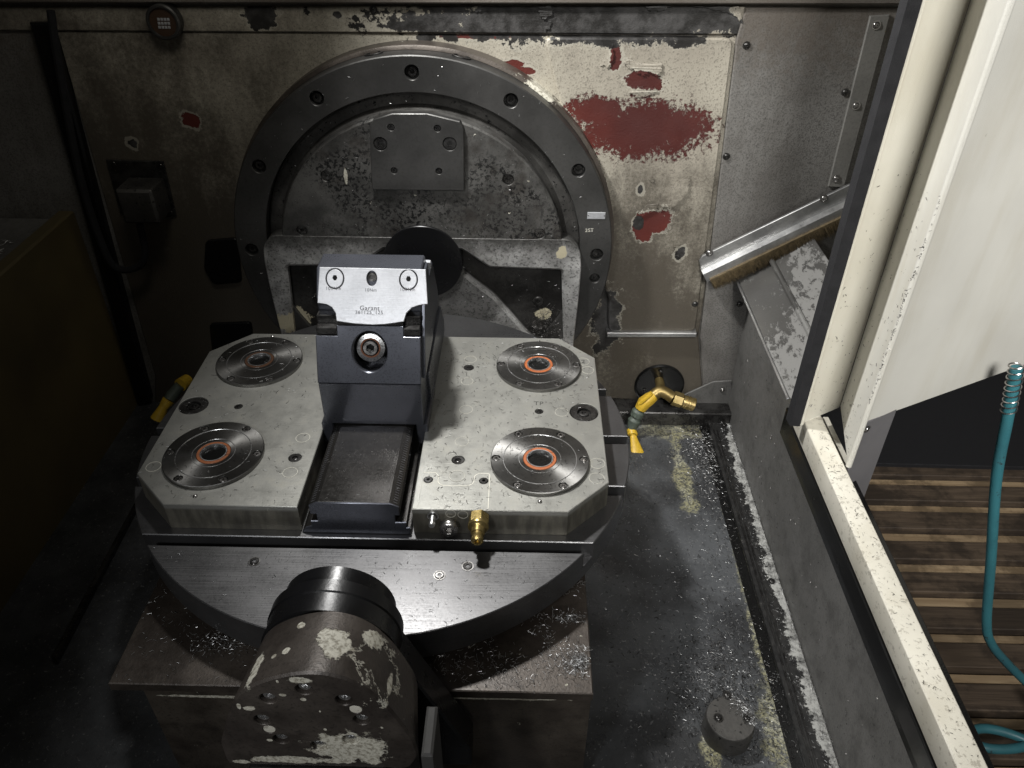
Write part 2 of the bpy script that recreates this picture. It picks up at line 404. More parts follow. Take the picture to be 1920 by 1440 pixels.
def floor_mat():
    t = NT('oily_trough'); n1 = t.noise(7, 6, .6); n2 = t.noise(240, 4, .65); w = t.noise(22, 8, .7); x = t.xyz(); ws = t.noise(120, 6, .75)
    warp = t.math('ADD', t.lin(w, .3, .7, -.7, .7), t.lin(ws, .3, .7, -.5, .5))
    c = t.mix(t.step(n1, .35, .65), (.034, .035, .037, 1), (.086, .090, .095, 1))
    c = t.mix(t.math('MULTIPLY', t.step(ws, .55, .66), .5), c, (.012, .012, .013, 1))
    c = t.mix(t.math('MULTIPLY', t.step(n2, .62, .68), .6), c, (.30, .30, .30, 1))
    fz = -.302
    def fb(u, v, ru, rv):
        p = at('Z', fz, u, v); a = at('Z', fz, u + ru, v); b = at('Z', fz, u, v + rv); return ((p.x, p.y), (abs(a.x - p.x), abs(b.y - p.y)))
    st = None
    for q in (fb(1250, 808, 70, 14), fb(1280, 890, 14, 62), fb(1395, 1060, 12, 110), fb(1425, 1200, 13, 110), fb(1460, 1370, 28, 80), fb(1330, 1400, 14, 34)):
        b = t.blob(*q, warp, .25, 'XY'); st = b if st is None else t.mx(st, b)
    c = t.mix(t.math('MULTIPLY', st, t.math('MULTIPLY', t.step(t.noise(300, 4, .7), .38, .56), t.step(ws, .33, .55))), c, t.mix(t.step(w, .4, .6), (.30, .285, .17, 1), (.46, .45, .34, 1)))
    return t.out(c, .1, t.lin(w, .3, .7, .16, .5), t.bump(t.math('ADD', n2, w), .0007))
M['floor'] = floor_mat()
def cradle_mat(name, patches, axes='XZ', base=(.060, .050, .042), base2=(.115, .098, .084), solid=(), outline=(), specks=0):
    t = NT(name); n1 = t.noise(13, 7, .65); n2 = t.noise(330, 3, .6); w = t.noise(48, 8, .68); ws = t.noise(260, 5, .7)
    warp = t.math('ADD', t.lin(w, .3, .7, -.55, .55), t.lin(ws, .3, .7, -.15, .15))
    c = t.mix(t.step(n1, .35, .68), (*base, 1), (*base2, 1))
    c = t.mix(t.math('MULTIPLY', t.step(t.noise(30, 5), .5, .7), .6), c, (.03, .024, .02, 1))
    c = t.mix(t.math('MULTIPLY', t.step(n2, .55, .68), .5), c, (.02, .018, .016, 1))
    if specks: c = t.mix(t.math('MULTIPLY', t.step(t.noise(170, 5, .7), .50, .56), t.step(t.noise(11, 4, .6), .42, .58)), c, (.008, .008, .008, 1))
    st = None; rim = None
    for cc, rr in patches:
        b = t.blob(cc, rr, warp, .05, axes); st = b if st is None else t.mx(st, b)
    for cc, rr in solid:
        b = t.blob3(cc, rr, warp, .06); st = b if st is None else t.mx(st, b)
    for cc, rr in outline:
        b = t.math('SUBTRACT', t.blob3(cc, rr, warp, .03), t.blob3(cc, tuple(q * .90 for q in rr), warp, .03), clamp=True); st = b if st is None else t.mx(st, b)
    if st is None: st = t.math('MULTIPLY', n1, 0.0)
    flk = t.step(t.noise(75, 4, .6), .715, .735)
    st = t.mx(st, flk)
    pc = t.mix(t.step(ws, .38, .56), (.26, .24, .19, 1), (.56, .54, .46, 1))
    c = t.mix(st, c, pc)
    bm = t.bump(st, .0008, .7); bm = t.bump(n2, .0004, .7, bm)
    return t.out(c, t.mixf(st, .35, 0.0), t.mixf(st, t.lin(n1, .3, .7, .30, .52), .65), bm)
def wood_mat(name, a, b):
    t = NT(name); oi = t.N.new('ShaderNodeObjectInfo'); g = t.noise(1, 6, .65, vec=t.scale((5, 90, 90)), dist=.4); n1 = t.noise(7, 7, .68); n2 = t.noise(1, 4, .6, vec=t.scale((14, 260, 260)))
    c = t.mix(t.step(g, .35, .68), (*a, 1), (*b, 1)); c = t.mix(t.math('MULTIPLY', t.step(n1, .44, .58), .75), c, tuple(x * .3 for x in a) + (1,)); c = t.mix(t.math('MULTIPLY', oi.outputs['Random'], .55), c, tuple(x * .45 for x in a) + (1,))
    return t.out(c, 0, .72, t.bump(t.math('ADD', g, n2), .0012))
M['wood_dark'] = wood_mat('grimy_wood', (.062, .043, .029), (.120, .086, .058))
M['wood_light'] = wood_mat('bare_wood', (.30, .21, .12), (.46, .34, .21))

# ------------------------------------------------------------------ fasteners (shared meshes)
_cache = {}
def fastener(kind, r, mat):
    key = (kind, round(r, 5), mat)
    if key in _cache: return _cache[key]
    mb = MB()
    hexl = circle(0, 0, 1, 6)
    def H(k, a0=.3): return [(x * r * k, y * r * k) for x, y in circle(0, 0, 1, 6, a0=a0)]
    if kind == 'cap':      # head with knurl-like chamfer and hex socket, top at z = 0
        mb.prism(circle(0, 0, r, 20), -r * 1.1, 0, UP, r * .13, [(H(.52), r * .6)], bottom=False)
    elif kind == 'flat':   # countersunk head with torx-like socket
        mb.prism(circle(0, 0, r, 20), -r * .3, 0, UP, r * .06, [(H(.42), r * .35)], bottom=False)
    elif kind == 'button':
        mb.lathe([(r, 0), (r * .97, r * .2), (r * .8, r * .42), (r * .5, r * .54), (r * .34, r * .56), (r * .34, r * .2), (0.0001, r * .2)], n=18, caps=False)
        mb.lathe([(r * 1.35, 0), (r * 1.35, r * .12), (r, r * .12)], n=18, caps=False)
    elif kind == 'hexbolt':
        mb.prism(H(1, 0), 0, r * .8, UP, r * .08, bottom=False)
    elif kind == 'plug':   # round plug, rim, inner socket
        mb.prism(circle(0, 0, r, 36), -r * .4, 0, UP, r * .05, [(circle(0, 0, r * .52, 24), r * .22)], bottom=False)
        mb.lathe([(r * .34, -r * .22), (r * .34, -r * .06), (r * .25, -r * .03), (r * .17, -r * .03), (r * .17, -r * .15), (.0001, -r * .15)], n=18, caps=False)
    me = bpy.data.meshes.new(kind + '_screw'); me.from_pydata([tuple(v) for v in mb.v], [], mb.f); me.materials.append(M[mat])
    me.shade_smooth(); me.set_sharp_from_angle(angle=math.radians(35)); _cache[key] = me
    return me
def screw(kind, p, n, r, mat, parent, name='screw', spin=None, label=None):
    o = bpy.data.objects.new(name, fastener(kind, r, mat)); COL.objects.link(o); o.parent = parent
    Mx = facing((0, 0, 0), n) @ Matrix.Rotation(rnd() * 6 if spin is None else spin, 4, 'Z')
    o.rotation_euler = Mx.to_euler(); o.location = Vector(p) - origin(parent)
    if label: o['label'] = label
    return o
def ringmark(p, r, w, mat, parent, n=(0, 0, 1), name='index_mark', h=.00025):
    mb = MB().lathe([(r + w, 0), (r + w, h), (r, h), (r, 0)], facing(p, n), 32, caps=False)
    return obj(name, mb, M[mat], parent)
def text(s, size, Mx, mat, parent, name='lettering', h=.00012):
    cu = bpy.data.curves.new('t', 'FONT'); cu.body = s; cu.size = size; cu.align_x = 'CENTER'; cu.align_y = 'CENTER'; cu.extrude = h; cu.space_character = 1.1
    o = bpy.data.objects.new('t', cu); COL.objects.link(o)
    bpy.context.view_layer.update()
    me = bpy.data.meshes.new_from_object(o.evaluated_get(bpy.context.evaluated_depsgraph_get()))
    bpy.data.objects.remove(o); me.name = name
    org = origin(parent)
    me.transform(Matrix.Translation(-org) @ Mx); me.materials.clear(); me.materials.append(M[mat])
    q = bpy.data.objects.new(name, me); COL.objects.link(q); q.parent = parent
    return q

# swarf ------------------------------------------------------------
def swarf(name, label, n, sampler, mat, lmin=.003, lmax=.010, wid=.00035, curl=2.0, lift=.3, cat='swarf'):
    mb = MB(); V = mb.v; F = mb.f
    for _ in range(n):
        s = sampler()
        if s is None: continue
        p, nn, dens = s if len(s) == 3 else (s[0], s[1], 1)
        L = (lmin + (lmax - lmin) * rnd() ** 2.2) * dens; a = rnd() * 2 * PI
        Mx = facing(p, nn); k = (rnd() - .5) * 2 * curl / .006; segs = 3; w = wid * (.6 + rnd())
        x = y = 0.0; b = len(V); z = w * .5; th = a; dz = (rnd() - .3) * lift
        for i in range(segs + 1):
            nx, ny = -math.sin(th), math.cos(th)
            for sgn in (1, -1): V.append(Mx @ Vector((x + nx * w * sgn * .5, y + ny * w * sgn * .5, z + (w * .5 if sgn > 0 else 0) + abs(dz) * L * i / segs)))
            V.append(Mx @ Vector((x, y, z + w * .9 + abs(dz) * L * i / segs)))
            x += math.cos(th) * L / segs; y += math.sin(th) * L / segs; th += k * L / segs
        for i in range(segs):
            q = b + i * 3
            F.append((q, q + 2, q + 5, q + 3)); F.append((q + 2, q + 1, q + 4, q + 5))
    return obj(name, mb, M[mat], None, label, cat, 'stuff', smooth=False)

# ================================================================== SETTING
YW, YR = .39, .33
FZ = -.302
# --- back wall
wall = bpy.data.objects.new('back_wall', None); COL.objects.link(wall); wall['kind'] = 'structure'
RCX, RCZ = .014, .0627                      # tilt axis
mb = MB().prism([(-.80, -.60), (.60, -.60), (.60, .02), (1.1, .02), (1.1, .90), (-.80, .90)], 0, .02, wallf(YW + .022)); obj('wall_backing', mb, M['wall_grey'], wall)
def wp(y, *pts): return [tuple(at('Y', y, u, v)[i] for i in (0, 2)) for u, v in pts]
yp = YW
# large enamel sheet around the ring
sheet = wp(yp, (105, 58), (1388, 68), (1310, 632), (1330, 900), (290, 900), (290, 705))
mb = MB().prism(sheet, -.018, 0, wallf(yp), .002); obj('wall_sheet', mb, M['wall'], wall)
top = wp(yp, (0, 12), (0, 56), (1390, 64), (1396, 12))
mb = MB().prism(top, -.018, .004, wallf(yp), .0015); obj('upper_sheet', mb, M['wall'], wall)
# raised panel on the right of the ring
pan = wp(yp - .008, (1020, 71), (1376, 72), (1304, 622), (1140, 622), (1140, 560))
pan = rounded(pan, [.012] * 5)
mb = MB().prism(pan, -.004, .006, wallf(yp - .002), .0025); obj('raised_panel', mb, M['wall'], wall)
led = wp(yp - .014, (1138, 623), (1306, 624), (1306, 632), (1138, 632))
mb = MB().prism(led, -.010, .006, wallf(yp - .010), .0015); obj('ledge', mb, M['alu'], wall)
# bent lip along the top
lip = wp(yp - .01, (-60, -30), (-60, 4), (1690, 7), (1690, -30))
mb = MB().prism(lip, -.01, .012, wallf(yp - .004), .002); obj('top_lip', mb, M['wall_grey'], wall)
# grey sheet at the right
rp = wp(yp - .002, (1397, 14), (1700, 14), (1700, 560), (1400, 600), (1385, 900), (1332, 900), (1312, 632), (1380, 72))
mb = MB().prism(rp, -.01, .004, wallf(yp - .002), .002); obj('side_sheet', mb, M['wall_grey'], wall)
for i, (u, v) in enumerate(((1400, 85), (1362, 293), (1585, 173), (1303, 570), (1303, 626), (1387, 570), (700, 18))):
    screw('button', at('Y', yp - .0075 if i != 6 else yp - .005, u, v), (0, -1, 0), .0042, 'bolt', wall, 'screw')
# left part of the wall: vertical dark channel and torn edge
ch = wp(yp - .004, (60, 40), (100, 40), (285, 745), (262, 760))
mb = MB().prism(ch, -.01, .012, wallf(yp - .002), .003); obj('corner_channel', mb, M['black'], wall)

# --- trough floor
fl = MB().box(-.80, .60, -.75, YW + .02, FZ - .02, FZ); obj('trough_floor', fl, M['floor'], None, kind='structure')
st = MB().box(.30, .58, YW - .045, YW, FZ + .001, FZ + .030, UP, .002); obj('floor_step', st, M['bolt'], None, kind='structure')
# --- right side wall
SX = .572
rw = MB().prism([(-.75, FZ), (YW, FZ), (YW, .002), (.10, .002), (.03, -.055), (-.75, -.055)], 0, .018, sidef(SX)); obj('right_wall', rw, M['side'], None, kind='structure')
ow = MB().box(.602, .612, -.80, .40, -.80, -.062); obj('outer_skirt', ow, M['black'], None, kind='structure')
# --- left side
lw = MB().box(-.60, -.575, -.75, YW, FZ, .10, UP, .003)
t = NT('brown_film'); n = t.noise(3, 4); M['brown'] = t.out(t.mix(t.step(n, .3, .7), (.150, .115, .050, 1), (.075, .060, .030, 1)), 0, .5)
obj('left_wall', lw, M['brown'], None, kind='structure')
lw = MB().box(-.80, -.79, -.75, YW, FZ, .9); obj('left_upper_wall', lw, M['wall'], None, kind='structure')
lw = MB().box(-.79, -.60, -.75, YW, .06, .085, UP, .002); obj('left_ledge', lw, M['side'], None, kind='structure')
# --- workshop floor of wooden boards
WZ = -.80
wf = bpy.data.objects.new('workshop_floor', None); COL.objects.link(wf); wf['kind'] = 'structure'; wf.location = (1.2, .2, WZ)
obj('ground_sheet', MB().box(.3, 3.2, -1.6, 3.0, WZ - .06, WZ - .045), M['pit'], wf)
y = -.52; k = 0
while y < .82:
    for x0, x1 in ((.56, 1.32 + .35 * rnd()),):
        j = rnd() * .008
        mb = MB().box(x0, 2.4, y + .002, y + .060 + j * .3, WZ - .022, WZ + j * .5, UP, .002); obj('plank', mb, M['wood_dark'], wf)
        mb = MB().box(x0, 2.4, y + .066 + j * .3, y + .094 - j * .3, WZ - .030, WZ - .010 + j * .3, UP, .002); obj('batten', mb, M['wood_light'], wf)
    y += .0985
mat_pts = [(.60, .80), (2.6, .78), (2.6, 2.6), (.60, 2.6)]
obj('floor_mat', MB().prism(mat_pts, WZ, WZ + .012, UP, .002), M['rubber'], None, 'black rubber mat lying on the floor behind the wooden boards', 'mat')

# ================================================================== BEARING RING on the back wall
ring = thing('bearing_ring', 'large dark steel ring bolted to the wall around the tilting flange', 'ring', (RCX, YW, RCZ))
RO, RI, RB = .3033, .2527, .2800
F = wallf(0)
def P2(px): return (px.x, px.z)
bang = [math.radians(a) for a in (90, 60, 30, 120, 150, 0, 180, 210, 330, 240, 300)]
holes = [(circle(RCX + RB * math.cos(a), RCZ + RB * math.sin(a), .0105, 24), .012, .0006) for a in bang]
holes.append((circle(RCX, RCZ, RI, 120)[::1], None, .0008))
b2 = at('Y', YR, 1115, 522); b3 = at('Y', YR, 1105, 628)
holes.append((circle(b2.x, b2.z, .0085, 24), .01, .0005))
mb = MB().prism(circle(RCX, RCZ, RO, 140), 0, YW - YR, wallf(YW), .0015, holes, bottom=False)
obj('ring_plate', mb, M['ring'], ring)
mb = MB().lathe([(RO + .006, 0), (RO + .006, .028), (RO + .001, .031), (RO + .0003, .031)], wallf(YW) @ Matrix.Translation((RCX, RCZ, 0)), 140, caps=False)
obj('rim', mb, cradle_mat('flaking_rim', [wb(1050, 150, 60, 40)]), ring)
for a in bang:
    screw('cap', (RCX + RB * math.cos(a), YR + .0045, RCZ + RB * math.sin(a)), (0, -1, 0), .0072, 'bolt', ring, 'bolt')
screw('cap', (b2.x, YR + .004, b2.z), (0, -1, 0), .0058, 'bolt', ring, 'bolt')
p = at('Y', YR, 1118, 404); mb = MB().box(p.x - .014, p.x + .014, p.z - .0055, p.z + .0055, 0, .0012, wallf(YR), .0003); obj('nameplate', mb, M['silver'], ring)
for dx in (-.0125, .0125): screw('flat', (p.x + dx, YR - .0014, p.z), (0, -1, 0), .001, 'bolt', ring, 'rivet')
text('2ST', .008, frame((*at('Y', YR - .0002, 1105, 432),), (1, .0, .05), (0, 0, 1)), 'engrave', ring, 'stamp')
# slotted lifting holes on the rim top
for u in (703, 866):
    p = at('Y', YW - .03, u, 103); d = Vector((p.x - RCX, 0, p.z - RCZ)).normalized(); q = Vector((RCX, YW - .036, RCZ)) + d * (RO + .0002)
    mb = MB().prism(circle(0, 0, .014, 24, .008), 0, .0016, facing(q, d), .0005, [(circle(0, 0, .011, 20, .006), .0014)], bottom=False); obj('lifting_hole', mb, M['bolt'], ring)

# ================================================================== TILTING CRADLE (flange + casting + bed + front arm)
cr = thing('tilting_cradle', 'worn cast iron cradle with round flange and brown bed under the rotary table', 'cradle', (0, .1, -.3))
YF = .3186
fl_px = [(612, 330), (953, 337), (566, 432), (1012, 438), (1009, 565)]
bolt = [at('Y', YF, *q) for q in fl_px] + [None]
bolt = bolt[:4]
zcut = at('Y', .318, 900, 449).z - .003
holes = [(circle(b.x, b.z, .0088, 22), .008, .0005) for b in bolt]
fo = [p for p in circle(RCX, RCZ, .2255, 160) if p[1] > zcut + .003]
fo.sort(key=lambda p: math.atan2(p[1] - RCZ, p[0] - RCX)); ra_ = math.sqrt(.2255 ** 2 - (zcut - RCZ) ** 2)
fo = [(RCX + ra_, zcut)] + fo + [(RCX - ra_, zcut)]
mb = MB().lathe([(RI - .001, 0), (RI - .001, .002), (.232, .004)], wallf(.352) @ Matrix.Translation((RCX, RCZ, 0)), 120, caps=False)
mb.lathe([(.232, .004), (.226, .012), (.2255, .014)], wallf(.352) @ Matrix.Translation((RCX, RCZ, 0)), 120, caps=False)
obj('flange_groove', mb, M['cast'], cr)
mb = MB().prism(fo, 0, .024, wallf(YF + .024), .0025, holes, bottom=False)
t_patch = [wb(648, 328, 3, 13, YF), wb(1066, 395, 6, 14, YF), wb(540, 255, 7, 8, YF)]
obj('flange', mb, cradle_mat('grimy_cast_flange', t_patch, base=(.045, .044, .042), base2=(.125, .122, .116), specks=1), cr)
for b in bolt: screw('flat', (b.x, YF + .003, b.z), (0, -1, 0), .0082, 'bolt', cr, 'bolt')
# square pad with six screws
YP = YF - .008
pad = wp(YP, (693, 236), (700, 224), (735, 213), (800, 213), (862, 228), (869, 240), (871, 358), (697, 356))
ph = []
for u, v, r in ((713, 270, .0095), (843, 270, .0095), (733, 239, .0048), (820, 241, .0048), (739, 320, .0048), (823, 321, .0048)):
    q = at('Y', YP, u, v); ph.append((q, r))
mb = MB().prism(pad, -.01, 0, wallf(YP), .0012, [(circle(q.x, q.z, r * 1.08, 22), .004, .0003) for q, r in ph])
pd = obj('mounting_pad', mb, M['ring'], cr)
for q, r in ph: screw('flat' if r > .006 else 'cap', (q.x, YP + .0012, q.z), (0, -1, 0), r, 'bolt', pd, 'screw')
# hub cover
hc = at('Y', .314, 793, 493)
mb = MB().lathe([(.0640, 0), (.0640, .030), (.0632, .031), (.02, .031), (.0, .031)], wallf(.345) @ Matrix.Translation((hc.x, hc.z, 0)), 72, caps=False)
obj('hub_cover', mb, M['black'], cr)
# casting bracket that carries the bed
YA = .318
ol = [at('Y', YA, *q) for q in ((1070, 449), (1088, 470), (1090, 500), (1085, 560), (1076, 640))]
ol = [(p.x, p.z) for p in ol]; 
right = ol + [(ol[-1][0] - .003, -.16)]
left = [(2 * RCX - x - .004, z) for x, z in right][::-1]
outl = rounded([*right[::-1], *left[::-1]], .010, 3)
pk = [at('Y', YA, *q) for q in ((862, 468), (918, 503), (1053, 508), (1056, 650))]
pk = [(p.x, p.z) for p in pk]
low = [at('Y', YA, *q) for q in ((868, 512), (892, 532), (925, 556), (955, 588), (985, 622))]
low = [(p.x, p.z) for p in low]
pocket = pk[:3] + [(pk[3][0], -.10), (low[-1][0] + .02, -.10)] + low[::-1]
pocket = rounded(pocket, [.006, .012, .008, .004, .004] + [.004] * 5, 4)
pocketL = [(2 * RCX - x, z) for x, z in pocket]
mb = MB().prism(outl, 0, .022, wallf(YA + .022), .0015, [(pocket, .019, .0045), (pocketL, .019, .0045)], bottom=False)
def casting():
    t = NT('worn_bracket_casting'); n1 = t.noise(20, 6, .65); n2 = t.noise(260, 4, .65); x = t.xyz(); w = t.noise(60, 7, .7)
    warp = t.math('ADD', t.lin(w, .3, .7, -.4, .4), 0.0)
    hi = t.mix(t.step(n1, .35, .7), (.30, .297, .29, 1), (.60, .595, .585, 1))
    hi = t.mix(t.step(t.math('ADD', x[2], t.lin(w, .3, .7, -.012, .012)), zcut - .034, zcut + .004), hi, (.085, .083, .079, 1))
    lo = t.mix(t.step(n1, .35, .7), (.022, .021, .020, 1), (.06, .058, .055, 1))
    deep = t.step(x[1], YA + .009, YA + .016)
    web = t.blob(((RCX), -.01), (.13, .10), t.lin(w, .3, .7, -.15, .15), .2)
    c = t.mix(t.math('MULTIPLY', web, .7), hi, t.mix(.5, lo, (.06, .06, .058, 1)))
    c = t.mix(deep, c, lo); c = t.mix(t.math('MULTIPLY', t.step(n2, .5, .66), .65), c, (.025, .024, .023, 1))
    st = None
    for u, v, a, b in ((1053, 475, 9, 12), (548, 605, 30, 18), (1020, 600, 16, 10)):
        q = t.blob(*wb(u, v, a, b, YA), warp, .05); st = q if st is None else t.mx(st, q)
    c = t.mix(st, c, (.42, .38, .27, 1))
    return t.out(c, t.mixf(st, .5, 0.0), t.lin(n1, .3, .7, .36, .56), t.bump(t.math('ADD', n2, n1), .0009))
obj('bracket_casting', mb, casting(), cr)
for s, (u, v) in enumerate(((1009, 565),)):
    b = at('Y', YA + .017, u, v)
    for x in (b.x, 2 * RCX - b.x): screw('cap', (x, YA + .016, b.z), (0, -1, 0), .0085, 'bolt', cr, 'bolt')
# bed plate and front of the cradle
BX0, BX1 = -.2535, .2566
mb = MB().prism([(BX0, -.3485), (BX1, -.3485), (BX1, .33), (BX0, .33)], -.112, -.100, UP, .0012)
obj('bed_plate', mb, cradle_mat('brown_oiled_steel', [], 'XY', (.034, .027, .022), (.085, .070, .058)), cr)
mb = MB().box(BX0 + .03, BX1 - .001, -.343, -.05, -.30, -.1121, UP, .003)
obj('bed_front', mb, cradle_mat('peeling_brown_face', [wb(930, 1310, 130, 2, -.343), wb(390, 1306, 90, 2, -.343)], base=(.050, .040, .032), base2=(.11, .093, .075), ), cr)
# front arm with rounded head round the pivot
AX = RCX + .002
arm = [(AX + .050 * math.cos(a), RCZ + .050 * math.sin(a)) for a in [math.radians(d) for d in range(-25, 206, 6)]]
arm += [(AX - .105, -.13), (AX - .105, -.16), (AX + .115, -.16), (AX + .115, -.13)]
mb = MB().prism(arm, 0, .030, wallf(-.366), .002); obj('front_arm', mb, M['black'], cr)
FR = wallf(-.398) @ Matrix.Translation((RCX + .004, RCZ + .003, 0))
mb = MB().lathe([(.0560, -.010), (.0580, -.009), (.0585, .003), (.0578, .004), (.0574, .0045), (.0574, .020), (.0582, .0205), (.0582, .0230), (.0562, .0240), (.0562, .030), (.0535, .032), (.045, .0325)], FR, 96, caps=False)
obj('pivot_collar', mb, M['black'], cr)

# ================================================================== FRONT BEARING HOUSING
hs = thing('bearing_housing', 'dark bearing housing with peeling cream paint and bolted round face in front', 'bearing housing', (.02, -.47, -.3))
HX, HZ, HY0, HY1 = .019, .071, -.430, -.492
def housing_outline(r, xo=0):
    pts = [(HX + r * math.cos(a), HZ + r * math.sin(a)) for a in [math.radians(d) for d in range(-4, 185, 6)]]
    return pts
hf = at('Y', HY1, 0, 0)
def on(u, v): p = at('Y', HY1, u, v); return (p.x, p.z)
face = [on(*q) for q in ((712, 1437), (786, 1418), (776, 1388), (752, 1355), (728, 1326), (690, 1293), (650, 1273), (610, 1263), (575, 1261), (535, 1266), (498, 1275), (462, 1290), (438, 1310), (425, 1345), (413, 1396), (426, 1433))]
face[0] = (face[0][0] + .024, face[0][1] - .003)
face = rounded(face, .006, 3)
bpx = [(570, 1293), (503, 1310), (492, 1350), (527, 1386), (598, 1398), (657, 1387), (678, 1350), (645, 1313)]
hh = []
for u, v in bpx: q = on(u, v); hh.append(q)
small = [on(505, 1368), on(667, 1331)]
mb = MB().prism(face, 0, HY0 - HY1, wallf(HY0), .0018, [(circle(q[0], q[1], .0066, 20), .006, .0006) for q in hh] + [(circle(q[0], q[1], .0052, 18), .001, .0004) for q in small])
for v_ in mb.v:
    if v_.y > HY0 - .001: v_.x = HX + (v_.x - HX) * .90; v_.z = HZ - .004 + (v_.z - HZ) * .90
def cyl(u, v, R_=.066, cx_=HX, cz_=HZ):
    d = RM @ Vector(((u - 960) / FPX, -(v - 720) / FPX, -1)); a = d.x ** 2 + d.z ** 2; ox, oz = CAM.x - cx_, CAM.z - cz_
    b = 2 * (ox * d.x + oz * d.z); c = ox ** 2 + oz ** 2 - R_ ** 2; D = b * b - 4 * a * c
    return tuple(CAM + d * ((-b - math.sqrt(max(0, D))) / (2 * a)))
sol = [(cyl(628, 1210), (.013, .015, .02)), (cyl(620, 1196), (.009, .009, .02)), (cyl(700, 1198), (.008, .010, .02)), (cyl(655, 1208), (.0025, .003, .01)), (cyl(662, 1227), (.002, .002, .01)), (cyl(536, 1220), (.003, .003, .01)), (cyl(512, 1229), (.002, .002, .01)), (cyl(563, 1167), (.004, .004, .01)),
       (cyl(478, 1240), (.006, .011, .006)), (cyl(470, 1268), (.005, .010, .006)), (cyl(730, 1290), (.002, .014, .006))]
outl_ = [(cyl(712, 1245), (.022, .026, .03))]
for u, v, a, b in ((562, 1276, 22, 7), (570, 1312, 7, 4), (530, 1303, 9, 3), (520, 1278, 3, 3), (468, 1328, 12, 4), (600, 1334, 2, 2), (640, 1400, 70, 22), (690, 1405, 34, 24), (560, 1425, 90, 6), (450, 1428, 18, 4), (610, 1368, 3, 2), (448, 1325, 4, 5), (505, 1388, 8, 3)):
    (cc, rr) = wb(u, v, a, b, HY1); sol.append(((cc[0], HY1, cc[1]), (rr[0], .006, rr[1])))
obj('housing_body', mb, cradle_mat('peeling_dark_paint', [], base=(.040, .033, .029), base2=(.085, .072, .062), solid=sol, outline=outl_), hs)
for q in hh: screw('cap', (q[0], HY1 + .0028, q[1]), (0, -1, 0), .0050, 'steel_bright', hs, 'bolt')
for q in small:
    mb = MB().lathe([(.0049, 0), (.0046, .0006), (0.0001, .0008)], wallf(HY1 + .0009) @ Matrix.Translation((q[0], q[1], 0)), 18, caps=False); obj('filled_plug', mb, M['white_rail'], hs)
# base ledge and pedestal
zb = face and min(p[1] for p in face)
mb = MB().box(-.040, .070, HY1 - .006, HY0, zb - .010, zb - .0003, UP, .0012); obj('base_ledge', mb, M['bolt'], hs)
mb = MB().box(.1035, .1125, HY1 - .010, HY0 - .03, zb - .06, zb + .040, UP, .002); obj('side_lug', mb, plain('dark_lug', (.045, .044, .042), .75), hs)
mb = MB().box(-.03, .085, HY1 - .002, HY0, FZ, zb - .0104, UP, .002); obj('pedestal', mb, M['cast'], hs)

# ================================================================== ROTARY TABLE
ZT = -.0385
tb = thing('rotary_table', 'round steel rotary table with T slots under the pale clamping plates', 'rotary table', (0, -.01, -.1))
TC, TR = (0, -.0115), .3205
slots = [-.2035, -.1087, -.0112, .0940, .192]; SWD = .0158
# bands between the slots, each band a slice of the round disc
def chord(y): return math.sqrt(max(0, TR ** 2 - (y - TC[1]) ** 2))
def band(y0, y1):
    n = 26; R_ = []; L_ = []
    for i in range(n + 1):
        y = y0 + (y1 - y0) * i / n; w = chord(y); R_.append((TC[0] + w, y)); L_.append((TC[0] - w, y))
    l = R_ + L_[::-1]; out = [l[0]]
    for p in l[1:]:
        if (Vector(p) - Vector(out[-1])).length > 1e-4: out.append(p)
    return out
ys = [TC[1] - TR + .00005]
mb = MB()
edges = []
for s in slots: edges.append((ys[-1], s - SWD / 2)); ys.append(s + SWD / 2)
edges.append((ys[-1], TC[1] + TR - .00005))
for a, b in edges: mb.prism(band(a, b), -.062, ZT, UP, .0010)
mb.prism(circle(TC[0], TC[1], TR, 140), -.0815, -.0621, UP, 0, chb=.001)
obj('table_disc', mb, M['table'], tb, sharp=25)
mb = MB()
for s in slots: mb.box(-chord(s) + .006, chord(s) - .006, s - SWD / 2 - .0005, s + SWD / 2 + .0005, -.0619, -.0600)
obj('slot_floor', mb, M['pit'], tb)
mb = MB().lathe([(.20, -.100), (.20, -.0816)], Matrix.Translation((TC[0], TC[1], 0)), 80, caps=False); obj('table_hub', mb, M['bolt'], tb)
for u, v, k in ((477, 1053, 'bolt'), (877, 1062, 'bolt'), (824, 1079, 'bolt_bright')):
    q = at('Z', ZT, u, v)
    mb = MB().lathe([(.0068, 0), (.0068, .0004), (.0056, .0004), (.0056, .0001)], Matrix.Translation((q.x, q.y, ZT + .0002)), 24, caps=False); obj('bolt_seat', mb, M['bolt_bright'], tb)
    screw('cap', (q.x, q.y, ZT + .0012), (0, 0, 1), .0050, k, tb, 'bolt')

